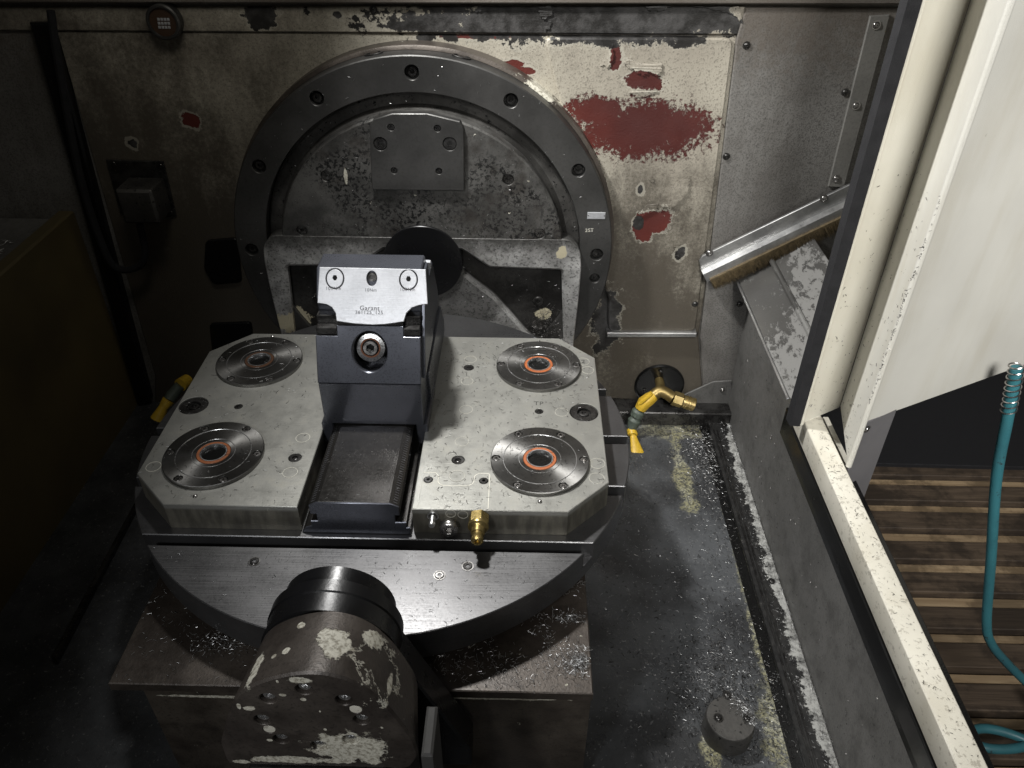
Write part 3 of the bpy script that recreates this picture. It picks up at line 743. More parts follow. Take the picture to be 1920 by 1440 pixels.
# ================================================================== CLAMPING PLATES
W_, FY, BY, CH, CW = .2818, -.1848, .1770, .0501, .0504
def module(parent, cx, cy, wear, seal='orange'):
    m = MB().prism(circle(cx, cy, .0602, 72), .0003, .0052, UP, .0008,
                   [(circle(cx, cy, .0205, 48), .0035, .0004)] +
                   [(circle(cx + .0535 * math.cos(a), cy + .0535 * math.sin(a), .0053, 18), .0032, .0004) for a in [math.radians(k) for k in (0, 60, 120, 180, 240, 300)]], bottom=False)
    o = obj('clamping_module', m, M['module'], parent, label=wear)
    for k in range(6):
        a = math.radians(60 * k); screw('cap', (cx + .0535 * math.cos(a), cy + .0535 * math.sin(a), .0046), (0, 0, 1), .0043, 'bolt_bright', o, 'screw')
    T = Matrix.Translation((cx, cy, 0))
    obj('seal_ring', MB().lathe([(.0202, .0022), (.0202, .0050), (.0198, .0056), (.0166, .0056), (.0164, .005)], T, 56, caps=False), M[seal], o)
    obj('bore_ring', MB().lathe([(.0163, .0046), (.0162, .0060), (.0150, .0060), (.0142, .0035), (.0142, -.0)], T, 56, caps=False), M['steel_bright'], o)
    obj('bore', MB().lathe([(.0144, .0020), (.0, .0020)], T, 40, caps=False), M['pit'], o)
    obj('groove_ring', MB().lathe([(.0452, .00521), (.0452, .0056), (.0445, .0056), (.0442, .00521)], T, 72, caps=False), M['steel_bright'], o)
    obj('inner_ring', MB().lathe([(.0260, .00521), (.0260, .0055), (.0254, .0055), (.0252, .00521)], T, 64, caps=False), M['steel_bright'], o)
    return o
def plug_hole(x, y, r): return (circle(x, y, r * 1.03, 30), .006, .0004)
# right plate
pr = thing('clamping_plate', 'pale metal clamping plate right of the vise with brass coupling on its front', 'clamping plate', (.17, 0, ZT))
holesR = [plug_hole(.2594, -.0016, .0185), plug_hole(.1004, .0969, .0072), plug_hole(.1, -.0998, .0078), plug_hole(.2, -.001, .0055)]
outR = [(.0535, FY), (W_ - CW, FY), (W_, FY + CH), (W_, BY - CH), (W_ - CW, BY), (.0535, BY)]
# cover plate with curved edge, let into the front left corner
cov = rounded([(.0602, -.1240), (.0745, -.1240), (.0790, -.1290), (.0790, -.1410), (.0845, -.1460), (.1155, -.1460), (.1215, -.1410), (.1215, -.1290), (.1265, -.1240), (.1400, -.1240), (.1405, -.1848), (.0602, -.1848)],
              [0, .004, .004, .006, .006, .006, .006, .004, .004, .005, 0, 0], 5)
mb = MB().prism(outR, ZT + .0003, 0, UP, .0008, holesR); obj('plate_body', mb, M['pallet'], pr)
mb = MB().prism(cov, 0.0001, .0004, UP, .0002, [(circle(.0672, -.1366, .0058, 20), .0003), (circle(.1332, -.1367, .0058, 20), .0003)]); cvo = obj('cover_plate', mb, M['pallet'], pr)
# bright parting line along the cover
def outline_line(pts, w, z, mat, name, parent, closed=False):
    mb = MB(); n = len(pts); V = []; 
    for i in range(n):
        a = Vector(pts[i - 1] if (i or closed) else pts[0]); b = Vector(pts[(i + 1) % n] if (i < n - 1 or closed) else pts[-1]); d = (b - a).normalized(); nn = Vector((-d.y, d.x))
        p = Vector(pts[i]); V += [(*(p + nn * w / 2), z), (*(p - nn * w / 2), z)]
    Fs = [(2 * i, 2 * i + 1, 2 * ((i + 1) % n) + 1, 2 * ((i + 1) % n)) for i in range(n if closed else n - 1)]
    mb.add(V, Fs); 
    return obj(name, mb, M[mat], parent)
cl = [p for p in cov if p[1] > -.1835]
outline_line(cl, .0009, .00065, 'engrave', 'parting_line', pr)
for x in (.0672, .1332): screw('flat', (x, -.1367, .0012), (0, 0, 1), .0050, 'bolt', pr)
screw('plug', (.2594, -.0016, -.0006), (0, 0, 1), .0180, 'bolt', pr, 'plug')
screw('plug', (.1004, .0969, -.0008), (0, 0, 1), .0070, 'bolt', pr, 'plug'); screw('plug', (.1, -.0998, -.0008), (0, 0, 1), .0075, 'bolt', pr, 'plug', label='small plug packed with swarf')
screw('plug', (.2, -.001, -.0005), (0, 0, 1), .0053, 'bolt', pr, 'plug')
module(pr, .2, .1005, None); module(pr, .2, -.1005, 'round clamping module with swarf on its orange seal')
for u, v, r in ((882, 674, .0085), (876, 715, .0080), (874, 768, .0085), (866, 828, .0085), (857, 893, .0092), (1053, 773, .0085), (1093, 678, .0090), (1102, 694, .0085), (1120, 869, .0090), (1119, 897, .0090)):
    q = at('Z', 0, u, v); ringmark((q.x, q.y, .0001 if r != .0092 else .0005), r, .0003, 'engrave', pr)
text('TP', .011, Matrix.Translation((.1995, .0155, .0001)), 'engrave_dark', pr)
text('2', .012, Matrix.Translation((.2646, .1160, .0002)), 'engrave_dark', pr)
def squiggle(x0, y0, w, h, z, parent, n=7):
    pts = []
    for i in range(n * 8): t_ = i / (n * 8); pts.append((x0 + w * t_ + .0016 * math.sin(i * 1.1), y0 + h * math.sin(t_ * n * 6.283) * (.5 + .5 * math.sin(i * .37)), z))
    obj('scribble', MB().tube(pts, .00022, 4), M['engrave_dark'], parent)
squiggle(.178, -.0600, .040, .0032, .0056, pr); squiggle(.186, .1370, .026, .0015, .0056, pr, 5)
# front fittings
cy0 = -.185
fp = at('Y', cy0, 812, 966); mb = MB().lathe([(.0068, 0), (.0068, .002), (.0052, .002), (.0050, .0005)], wallf(cy0) @ Matrix.Translation((fp.x, fp.z, 0)), 20, caps=False)
mb.lathe([(.0036, 0), (.0036, .016), (.003, .017), (0, .017)], wallf(cy0) @ Matrix.Translation((fp.x, fp.z, 0)), 18, caps=False); obj('pin', mb, M['steel_bright'], pr)
fp = at('Y', cy0, 843, 984)
mb = MB().prism(circle(0, 0, .0110, 30), 0, .010, wallf(cy0) @ Matrix.Translation((fp.x, fp.z, 0)), .0010, [(circle(0, 0, .0050, 6), .006, .0004)], bottom=False)
mb.lathe([(.0095, 0), (.0110, .0001), (.0118, .003), (.0110, .006)], wallf(cy0) @ Matrix.Translation((fp.x, fp.z, 0)), 30, caps=False); obj('screw_plug', mb, M['bolt_bright'], pr)
fp = at('Y', cy0, 868, 965); ringmark((fp.x, cy0, fp.z), .0055, .0005, 'engrave', pr, (0, -1, 0)); fp = at('Y', cy0, 845, 963); ringmark((fp.x, cy0, fp.z), .0055, .0005, 'engrave', pr, (0, -1, 0))
fp = at('Y', cy0 - .012, 897, 982)
cp = frame((fp.x, cy0, fp.z), (1, 0, 0), (0, -.05, 1))
br = MB().prism([(x * .0118, y * .0118) for x, y in circle(0, 0, 1, 6, a0=.25)], 0, .013, cp, .0010)
cpl = obj('brass_coupling', br, M['brass'], pr)
obj('coupling_nipple', MB().lathe([(.0118, .0131), (.0120, .016), (.0118, .017), (.0088, .0185), (.0078, .020), (.0078, .026), (.0062, .027), (.0062, .031), (.0070, .0325), (.0070, .0365), (.0055, .038), (.0034, .038), (.0032, .034), (0, .034)], cp, 30, caps=False), M['brass'], cpl)
# left plate
pl = thing('clamping_plate', 'dim clamping plate left of the vise with two round modules', 'clamping plate', (-.17, 0, ZT))
holesL = [plug_hole(-.2604, -.0012, .0185), plug_hole(-.2002, -.0018, .0055), plug_hole(-.1004, -.1012, .0078), plug_hole(-.1004, .0969, .0072)]
outL = [(-x, y) for x, y in outR]; outL = [(-.0795 if abs(x + .06) < 1e-6 else x, y) for x, y in outL]
outL = [(-.0775, FY), (-.0775, BY), (-W_ + CW, BY), (-W_, BY - CH), (-W_, FY + CH), (-W_ + CW, FY)]
mb = MB().prism(outL, ZT + .0003, 0, UP, .0008, holesL); obj('plate_body', mb, M['pallet'], pl)
screw('plug', (-.2604, -.0012, -.0006), (0, 0, 1), .0180, 'bolt', pl, 'plug')
screw('plug', (-.1004, -.1012, -.0008), (0, 0, 1), .0075, 'bolt', pl, 'plug'); screw('plug', (-.2002, -.0018, -.0005), (0, 0, 1), .0053, 'bolt', pl, 'plug'); screw('plug', (-.1004, .0969, -.0008), (0, 0, 1), .0070, 'bolt', pl, 'plug')
module(pl, -.2, .1005, 'oily clamping module without visible orange', 'oily_seal'); module(pl, -.2, -.1005, None, 'orange_dull')
for u, v, r in ((568, 821, .0085), (544, 886, .0085), (288, 875, .0085)):
    q = at('Z', 0, u, v); ringmark((q.x, q.y, .0001), r, .00045, 'engrave', pl)
for px in ((366, 931, pl), (511, 631, pl), (1012, 941, pr), (1010, 641, pr)):
    q = at('Z', 0, px[0], px[1]); obj('grease_point', MB().lathe([(.0028, 0), (.0026, .0012), (.0012, .0022), (.0001, .0024)], Matrix.Translation((q.x, q.y, .0001)), 12, caps=False), M['bolt_bright'], px[2])

# ================================================================== VISE
vs = thing('machine_vise', 'dark blued five axis vise with silver front cover plate on the table', 'vise', (-.0115, 0, ZT))
VX0, VX1 = -.0735, .0535; VC = (VX0 + VX1) / 2
# base rail: T profile in XZ, runs along Y
prof = [(-.0768, -.0380), (.0502, -.0380), (.0502, -.0270), (.0462, -.0270), (.0462, -.0185), (.0340, -.0185), (.0340, -.0075), (.0395, -.0075), (.0395, .0060), (.0305, .0110),
        (-.0545, .0110), (-.0630, .0060), (-.0630, -.0075), (-.0560, -.0075), (-.0560, -.0185), (-.0640, -.0185), (-.0640, -.0270), (-.0715, -.0300)]
mb = MB().prism(prof, -.20, .1868, wallf(0), .0); obj('base_rail', mb, M['vise_rail'], vs)
obj('rail_end', MB().prism(prof, .1869, .1885, wallf(0), .0007), M['vise'], vs)
mb = MB().box(-.0520, .0290, -.1870, -.055, .01105, .0116, UP, .0003); obj('slide_face', mb, M['vise_rail'], vs)
# graduations along the two rail shoulders
mb = MB()
for i in range(34):
    y = -.184 + i * .004
    for xa, xb, za, zb_ in ((-.0605, -.0560, .00775, .0103), (.0330, .0375, .0096, .0071)):
        mb.add([(xa, y, za + .0004), (xb, y, zb_ + .0004), (xb, y + .0005, zb_ + .0004), (xa, y + .0005, za + .0004)], [(0, 1, 2, 3)])
obj('graduation', mb, M['print'], vs)
# sliding jaw, lower body with legs
mb = MB()
mb.prism([(-.0486, .0128), (.05, .0128), (.05, .0747), (-.0486, .0747)], VX0 - VC + .0006, VX1 - VC - .0006, sidef(VC), .0010, chb=.0010)
obj('jaw_base', mb, M['vise'], vs)
for sx in (-1, 1):
    xo = VC + sx * .0625
    mb = MB().prism([(-.0470, -.0200), (-.0300, -.0210), (.05, -.0210), (.05, .0127), (-.0485, .0127)], -.0055 if sx < 0 else -.0095, .0095 if sx < 0 else .0055, sidef(xo), .0015, chb=.0015); obj('guide_leg', mb, M['vise'], vs)
# upper body: sloping front with elliptical opening; core and shoulders
A0, A1 = Vector((0, -.0487, .0755)), Vector((0, -.0205, .1420))
sl = (A1 - A0); L = sl.length
fr = frame((VC, A0.y, A0.z), (1, 0, 0), sl)
hc0 = at('Y', -.030, 694, 659); hx = hc0.x - VC; hy = ((hc0 - Vector((hc0.x, A0.y, A0.z))).dot(sl.normalized()))
hole = circle(hx, hy, .0212, 44, .0250)
zs = .130; ys_ = (zs - A0.z) / sl.z * L
NX0, NX1 = -.0475 - VC, .0335 - VC
facep = [(VX0 - VC, 0), (VX1 - VC, 0), (VX1 - VC, ys_), (NX1, ys_), (NX1, L), (NX0, L), (NX0, ys_), (VX0 - VC, ys_)]
mb = MB().prism(facep, -.024, 0, fr, .0009, [(hole, None, .0012)]); obj('jaw_front', mb, M['vise'], vs)
mb = MB().box(VX0 + .001, VX1 - .001, .0, .050, .0746, .130, UP, .001)
obj('jaw_core', mb, M['pit'], vs)
mb = MB().prism([(.001, .1302), (.064, .1302), (.064, .190), (.058, .1965), (.0222, .1965), (.001, .1668)], VX0 - VC, VX1 - VC, sidef(VC), .0015, chb=.0015)
obj('jaw_head', mb, M['vise'], vs)
for sx, (xa, xb) in ((0, (VX0 + .001, -.0475)), (1, (.0335, VX1 - .001))):
    mb = MB().box(xa, xb, -.0235, -.0005, .1302, .1395, UP, .0006); obj('notch_step', mb, M['bolt'], vs)
    mb = MB().box(xa, xb, -.0120, -.0002, .1396, .1500, UP, .0006); obj('notch_step', mb, M['bolt'], vs)
mb = MB().box(-.0465, .0325, -.0195, .0, .142, .1455, UP, .0005); obj('cover_seat', mb, M['bolt'], vs)
# silver cover
S0, S1 = Vector((0, -.0200, .1402)), Vector((0, .0212, .1968)); ss = S1 - S0; SL = ss.length
sf = frame((VC, S0.y, S0.z), (1, 0, 0), ss)
def on_silver(u, v):
    d = RM @ Vector(((u - 960) / FPX, -(v - 720) / FPX, -1)); nn = Vector((0, ss.z, -ss.y)) * -1
    t_ = ((Vector((0, S0.y, S0.z)) + nn.normalized() * .004) - CAM).dot(nn) / d.dot(nn); p = CAM + d * t_
    return (p.x - VC, (p - Vector((p.x, S0.y, S0.z))).dot(ss.normalized()))
sp = [on_silver(*q) for q in ((599, 500.5), (798, 505), (802, 570), (786, 572), (772, 577), (762, 587), (757, 603), (722, 608), (697, 609), (665, 607), (631, 602), (629, 587), (622, 576), (612, 570.5), (595, 568))]
h1, h2, h3 = on_silver(628, 514), on_silver(766, 518), on_silver(697, 522)
def clampy(c): return (c[0], min(c[1], SL - .0135))
h1, h2 = clampy(h1), clampy(h2)
mb = MB().prism(sp, .0005, .0040, sf, .0006, [(circle(*h1, .0113, 36, .0128), .0030, .0004), (circle(*h2, .0113, 36, .0128), .0030, .0004), (circle(*h3, .0064, 30, .0092), None, .0004)])
cv = obj('front_cover', mb, M['silver'], vs)
for h in (h1, h2):
    obj('screw_gap_shade_disc', MB().prism(circle(h[0], h[1], .01125, 36, .0127), .0009, .00125, sf), M['pit'], vs)  # black disc added to darken the gap round each screw like shade
    mb = MB().prism(circle(h[0], h[1], .0098, 36, .0112), .0005, .0042, sf, .0005, [(circle(h[0], h[1] + .001, .0030, 6, .0036), .003, .0002)], bottom=False)
    obj('clamping_screw', mb, M['silver'], vs)
mb = MB().lathe([(.0055, 0), (.0055, .002), (.003, .0026), (.003, .001), (0, .001)], sf @ Matrix.Translation((h3[0], h3[1] + .002, .0002)), 20, caps=False); obj('torque_screw', mb, M['bolt'], vs)
TZ = .00412
for s_, (u, v), sz in (('100Nm', (625, 541), .0058), ('10Nm', (695, 544), .0054), ('100Nm', (764, 543), .0058), ('Garant', (693, 578), .0078), ('361125_125', (692, 586), .0062)):
    q = on_silver(u, v); text(s_, sz, sf @ Matrix.Translation((q[0], q[1], TZ)), 'print', vs)
# side faces of the vise: chamfered cheek plate and the small silver lug
mb = MB().prism([(-.035, .0760), (.060, .0760), (.060, .150), (.052, .190), (.0235, .190), (-.012, .1290)], .0003, .0040, sidef(VX1), .0008); obj('cheek_plate', mb, M['vise'], vs)
mb = MB().box(VX1 - .002, VX1 + .006, .060, .066, .176, .186, UP, .0006); obj('side_lug', mb, M['silver'], vs)
# spindle with orange ring, seen inside the opening
cpos = at('Y', -.018, 695, 652)
nrm = Vector((0, -.93, .36)).normalized(); sm = facing(cpos, nrm)
spn = obj('spindle', MB().lathe([(.0185, -.02), (.0185, -.002), (.0175, 0), (.0125, .0010), (.0123, .0005)], sm, 48, caps=False), M['steel_bright'], vs)
obj('orange_ring', MB().lathe([(.0124, .0004), (.0122, .0014), (.0106, .0014), (.0104, .0004)], sm, 44, caps=False), M['orange_dull'], spn)
obj('hex_socket', MB().prism(circle(0, 0, .0100, 36), -.004, .0030, sm, .0014, [(circle(0, 0, .0052, 6, a0=.4), .0068, .0005)], bottom=False), M['bolt_bright'], spn)
obj('socket_shade_disc', MB().lathe([(.0051, -.0022), (0, -.0022)], sm, 24, caps=False), M['pit'], spn)  # black disc added so the hex socket looks deep in shade
mb = MB()
for i in range(22):
    a = i * .2856; c_, s_ = math.cos(a), math.sin(a); mb.box(-.0002, .0002, .0140, .0162 if i % 3 else .0170, .0008, .00125, sm @ Matrix.Rotation(a, 4, 'Z'))
obj('scale_mark', mb, M['print'], spn)
# fixed rear jaw mirrored behind
mb = MB().prism([(.062, .0128), (.170, .0128), (.170, .085), (.140, .135), (.125, .1560), (.0660, .1560), (.062, .152)], VX0 - VC, VX1 - VC, sidef(VC), .0035, chb=.0035)
obj('rear_jaw', mb, M['vise'], vs)
for x in (VC - .041, VC + .041): obj('rear_screw', MB().lathe([(.0105, 0), (.0105, .0015), (.0100, .002), (.0, .002)], Matrix.Translation((x, .1080, .1562)), 30, caps=False), M['silver'], vs)
mb = MB().prism([(.010, -.0015), (.195, -.0015), (.195, .020), (.165, .060), (.0, .060)], .0, .004, sidef(VX1 - .0005), .001); obj('side_guard', mb, M['vise'], vs)

# ================================================================== WIPER, STRIP, SLIDEWAY COVER
YB = YW - .016
bl, brt = at('Y', YB, 1313, 502), at('Y', YB, 1600, 364)
bl2, br2 = at('Y', YB, 1338, 530), at('Y', YB, 1600, 392)
dirb = (brt - bl).normalized(); dn = Vector((0, -1, 0)).cross(dirb); dn = dn if dn.z < 0 else -dn
wl = (brt - bl).length
wf_ = frame(bl, dirb, -dn)                # local x along the rail, y up, z toward the viewer
if (wf_ @ Vector((0, 0, 1)) - wf_ @ Vector((0, 0, 0))).y > 0: pass
wip = thing('brush_wiper', 'bright aluminium wiper rail with brown bristles slanting over the slideway', 'brush wiper', tuple(bl))
mb = MB().prism([(0, -.001), (wl, -.001), (wl, .020), (.012, .020), (.004, .014)], -.002, .003, wf_, .0008)
wlp = obj('rail_flange', mb, M['alu'], wip)
h = .017
sec = [(0, 0), (0, .006), (-.005, .012), (-.012, .013), (-.018, .012), (-.018, .004), (-.012, .0)]
vsx = []; fsx = []
for i, X in enumerate((0, wl)):
    for y_, z_ in sec: vsx.append((X, y_ * 1.3, z_ * .9 + .003))
n_ = len(sec)
for k in range(n_): fsx.append((k, (k + 1) % n_, n_ + (k + 1) % n_, n_ + k))
fsx.append(tuple(range(n_))); fsx.append(tuple(range(n_, 2 * n_))[::-1])
obj('rail_channel', MB().add(vsx, fsx, wf_), M['alu'], wip)
for u, v in ((1330, 472), (1545, 370)): screw('button', at('Y', YB - .003, u, v + 2), (0, -1, 0), .0048, 'bolt_bright', wip, 'rivet')
mb = MB()
for i in range(2600):
    x = .008 + rnd() * (wl - .010); z = .004 + rnd() * .022; ln = .020 + rnd() * .010 - z * .25; b = len(mb.v)
    ddx = (rnd() - .5) * .006; w = .0006
    mb.add([(x - w, -.020, z), (x + w, -.020, z), (x + ddx, -.020 - ln, z + (rnd() - .5) * .005), (x, -.020, z + w)], [(0, 1, 2), (1, 3, 2), (3, 0, 2)], wf_)
mb.box(.006, wl, -.034, -.018, .004, .020, wf_)
b_ = obj('bristles', mb, M['bristle'], wip, smooth=False); b_['kind'] = 'stuff'

stp = thing('cover_strip', 'narrow grey cover strip with three rivets beside the black door seal', 'cover strip', tuple(at('Y', YW, 1575, 350)))
s_ = wp(YW - .010, (1635, 30), (1668, 30), (1580, 350), (1580, 368), (1552, 352))
s_ = wp(YW - .010, (1632, 30), (1668, 28), (1668, 33), (1583, 352), (1578, 352), (1553, 350))
mb = MB().prism(s_, -.004, 0, wallf(YW - .010), .001); obj('strip', mb, M['grey_strip'], stp)
for u, v in ((1643, 47), (1605, 198), (1568, 335)): screw('button', at('Y', YW - .0105, u, v), (0, -1, 0), .0048, 'bolt_bright', stp, 'rivet')

# slideway cover: inclined sheet running toward the viewer
cvt = thing('slideway_cover', 'scratched grey slideway cover sloping up between brush and door seal', 'slideway cover', (.58, .2, .03))
c0 = at('Y', YW - .03, 1385, 528); c1 = at('Y', YW - .03, 1640, 385)
e0 = Vector((c0.x, 0, c0.z)); e1 = Vector((c1.x, 0, c1.z)); e1 = e0 + (e1 - e0) * 1.3
def scratch_mat():
    t = NT('scratched_grey_enamel'); w = t.noise(1, 9, .78, vec=t.scale((70, 34, 70)), dist=.3); n2 = t.noise(300, 3); x = t.xyz(); n1 = t.noise(8, 4)
    base = t.mix(t.step(n1, .3, .7), (.075, .073, .070, 1), (.11, .107, .10, 1))
    lim = t.math('ADD', t.math('MULTIPLY', t.step(x[1], .26, .10), .16), t.math('MULTIPLY', t.blob((.62, .22), (.035, .16), t.lin(w, .3, .7, -.3, .3), .5, 'XY'), .12))
    m = t.step(t.math('ADD', w, lim), .60, .612)
    c = t.mix(m, base, (.24, .237, .228, 1))
    return t.out(c, .2, t.mixf(m, .42, .6), t.bump(t.math('ADD', m, n2), .0004))
M['scratch'] = scratch_mat()
un = (e1 - e0).normalized()
cf = frame((e0.x, 0, e0.z), un, (0, 1, 0))
for (a, b, off, nm) in ((0, .060, 0, 'lower_sheet'), (.064, .135, .006, 'upper_sheet')):
    mb = MB().prism([(a, .035), (b, .035 + (.10 if b > .1 else 0)), (b, YW - .012), (a, YW - .012)], off - .004, off, cf, .001); obj(nm, mb, M['scratch'], cvt)
mb = MB().tube([cf @ Vector((.062, .04, .008)), cf @ Vector((.062, YW - .014, .008))], .0045, 10); obj('fold_bead', mb, M['scratch'], cvt)
mb = MB().box(-.004, .0, .034, YW - .014, -.010, .002, cf, .0008); obj('folded_edge', mb, M['alu'], cvt)

# ================================================================== DOOR and RAIL
dr = thing('sliding_door', 'big cream sheet metal door on the right with its black rubber seal', 'door', (.58, -.03, .06))
P0 = Vector((.541, -.018)); P1 = Vector((.6015, .0165)); P2_ = Vector((.5765, -.0985)); dd = Vector((.066, .040)).normalized()
P3 = P2_ + dd * 1.1; TOP = .95
def vpanel(a, b, za, zb, top=TOP, th=.003, ch=.0008, name='panel', mat='cream', parent=dr):
    a, b = Vector((a[0], a[1])), Vector((b[0], b[1])); L_ = (b - a).length
    f_ = frame((a.x, a.y, 0), (b.x - a.x, b.y - a.y, 0), (0, 0, 1))
    return obj(name, MB().prism([(0, za), (L_, zb), (L_, top), (0, top)], -th, 0, f_, ch), M[mat], parent)
vpanel(P0, P1, .000, .001, name='edge_panel', mat='cream_yellow')
mb = MB().prism([(0, 0), (.1177, .0), (.1177, .0)], 0, .001)
vpanel(P1, P2_, .004, -.002, name='return_panel', mat='cream')
vpanel(P2_, P3, .068, -.04, name='main_panel', mat='cream')
# folded corner beads
obj('corner_bead', MB().tube([(P2_.x, P2_.y, .0), (P2_.x, P2_.y, TOP)], .0035, 12), M['cream'], dr)
obj('corner_bead', MB().tube([(P0.x, P0.y, .0), (P0.x, P0.y, TOP)], .0030, 12), M['cream_yellow'], dr)
# seal: rubber lip along the leading edge
sl_ = MB().prism([(-.014, -.003), (-.001, -.004), (.0, .010), (-.015, .012)], -.002, TOP, Matrix.Translation((P0.x - .001, P0.y + .001, 0)), .002)
obj('door_seal', sl_, M['rubber'], dr)
b2_ = Vector((.630, -.066)); f_ = P2_ + dd * .002; f2 = P2_ + dd * .060
vpanel(f_, f2, -.085 + .08, -.16, top=.066, th=.002, name='hanger_plate', mat='grey_sheet')
hs_ = P2_ + dd * .010
screw('button', (hs_.x, hs_.y - .002, .056), (dd.y, -dd.x, 0), .0035, 'bolt_bright', dr)
rail = thing('door_rail', 'long dirty white square tube rail running below the door', 'rail', (.575, -.3, -.05))
mb = MB().prism(rounded([(.5475, -.036), (.5475, -.002), (.5745, -.002), (.5745, -.036)], .004, 3), -.02, .72, wallf(0), .001)
obj('rail_tube', mb, M['white_rail'], rail)
mb = MB().prism([(.585, -.030), (.585, -.018), (.592, -.018), (.592, -.030)], -.02, .075, wallf(0), .001); obj('inner_rail', mb, M['white_rail'], rail)
mb = MB().box(.5455, .6005, -.75, .02, -.062, -.0365, UP, .001); obj('rail_support', mb, M['pit'], rail)  # coloured black to join the painted shade below the tube
obj('rail_shade_strip', MB().box(.5665, .5712, -.75, .10, -.112, -.064, UP, .001), M['pit'], rail)  # black strip added on the wall as the shade below the rail

# ================================================================== SMALL THINGS
# round lamp top left
lp = at('Y', YW - .02, 305, 42); lm = thing('round_lamp', 'small round lamp with a grid of LED dots at the upper left', 'lamp', tuple(lp))
LF = wallf(YW - .001) @ Matrix.Translation((lp.x, lp.z, 0))
obj('lamp_rim', MB().lathe([(.024, 0), (.024, .018), (.022, .020), (.0195, .020), (.0190, .0175)], LF, 40, caps=False), M['ring'], lm)
obj('lens', MB().lathe([(.0192, .0170), (.0, .0170)], LF, 40, caps=False), M['glass'], lm)
for i in range(4):
    for j in range(3): obj('led', MB().box(-.0085 + i * .0046 + j * .0006, -.0085 + i * .0046 + j * .0006 + .0034, -.0085 + j * .0052, -.0085 + j * .0052 + .0036, .0171, .0180, LF, .0003), M['silver'], lm)
# junction box
jb = thing('junction_box', 'dark square junction box with cable on the left wall panel', 'junction box', tuple(at('Y', YW, 265, 420)))
bp = wp(YW - .004, (198, 300), (306, 303), (330, 405), (318, 408), (225, 400))
obj('base_plate', MB().prism(bp, -.003, 0, wallf(YW - .004), .001), M['bolt'], jb)
fq = wp(YW - .055, (212, 358), (272, 352), (293, 420), (236, 420)); bq = wp(YW - .006, (218, 305), (288, 305), (313, 395), (240, 400))
vs_ = [(x, z, 0) for x, z in bq] + [(x, z, .051) for x, z in fq]
mbx = MB(); a_ = wallf(YW - .004)
bxw = [(p_[0], p_[1]) for p_ in fq]
x0_, x1_ = at('Y', YW - .055, 212, 358).x + .002, at('Y', YW - .055, 283, 358).x; z1_, z0_ = at('Y', YW - .055, 212, 356).z, at('Y', YW - .055, 283, 420).z
mbx.prism(rounded([(x0_, z0_), (x1_, z0_), (x1_, z1_), (x0_, z1_)], .004, 3), 0, .052, a_, .004); obj('box_cover', mbx, M['cast'], jb)
for u, v in ((212, 308), (300, 312), (320, 400)): screw('cap', at('Y', YW - .0052, u, v), (0, -1, 0), .004, 'bolt', jb)
cb = spline([at('Y', YW - .03, 262, 420), at('Y', YW - .03, 272, 470), at('Y', YW - .03, 262, 498), at('Y', YW - .03, 225, 505), at('Y', YW - .03, 196, 470), at('Y', YW - .02, 150, 330), at('Y', YW - .02, 110, 120), at('Y', YW - .02, 95, 20)], 6)
obj('cable', MB().tube(cb, .006, 8), M['rubber'], jb)
# black cover plates left of flange
for nm, pts, lab in (('blanking_plate', ((385, 452), (445, 447), (452, 530), (400, 535), (382, 505)), 'black rounded blanking plate on the wall left of the ring'), ('blanking_plate', ((392, 608), (470, 605), (476, 660), (398, 662)), 'lower black blanking plate behind the left clamping plate')):
    q = wp(YW - .006, *pts); obj(nm, MB().prism(rounded(q, .008, 4), 0, .006, wallf(YW), .001), M['black'], None, lab, 'cover plate')

# coolant outlet on the right: black bore, brass Y fitting, jointed yellow hose
co = thing('coolant_outlet', 'brass Y fitting with jointed yellow hose in a round black wall opening', 'coolant nozzle', tuple(at('Y', YW, 1237, 720)))
wh = at('Y', YW - .003, 1237, 716)
obj('wall_opening', MB().lathe([(.047, 0), (.047, .003), (.044, .0045), (.043, .0035), (.0, .0032)], wallf(YW - .001) @ Matrix.Translation((wh.x, wh.z - .008, 0)), 48, caps=False), M['pit'], co)
for u, v in ((1239, 697), (1208, 732)): screw('button', at('Y', YW - .006, u, v), (0, -1, 0), .003, 'bolt', co)
YN = .340
q0 = at('Y', YN + .03, 1238, 722); q1 = at('Y', YN, 1238, 736); q2 = at('Y', YN - .01, 1222, 744); q3 = at('Y', YN - .015, 1262, 746); q4 = at('Y', YN - .02, 1292, 756)
obj('fitting_stem', MB().tube([q0 + Vector((0, .015, 0)), q0, q1], [.0085, .0085, .0105], 14), M['brass_dull'], co)
obj('fitting_elbow', MB().tube(spline([q2 + (q2 - q1) * .5, q2, q1 + Vector((0, -.004, .006)), q3]), .0108, 16), M['brass_dull'], co)
dq = (q4 - q3).normalized(); cf_ = frame(q3, dq.cross(Vector((0, 0, 1))), dq.cross(dq.cross(Vector((0, 0, 1))))); 
if (cf_ @ Vector((0, 0, 1)) - q3).dot(dq) < 0: cf_ = frame(q3, -dq.cross(Vector((0, 0, 1))), dq.cross(dq.cross(Vector((0, 0, 1)))))
obj('fitting_nut', MB().prism(circle(0, 0, .0135, 6), .000, .018, cf_, .0012), M['brass'], co)
obj('quick_coupler', MB().lathe([(.0115, .0185), (.0115, .023), (.0128, .0235), (.0128, .026), (.0118, .0265), (.0118, .0285), (.0128, .029), (.0128, .0315), (.0118, .032), (.0118, .035), (.0125, .0355), (.0125, .040), (.0108, .0415), (.0070, .0415), (.0070, .030), (0, .030)], cf_, 30, caps=False), M['brass'], co)
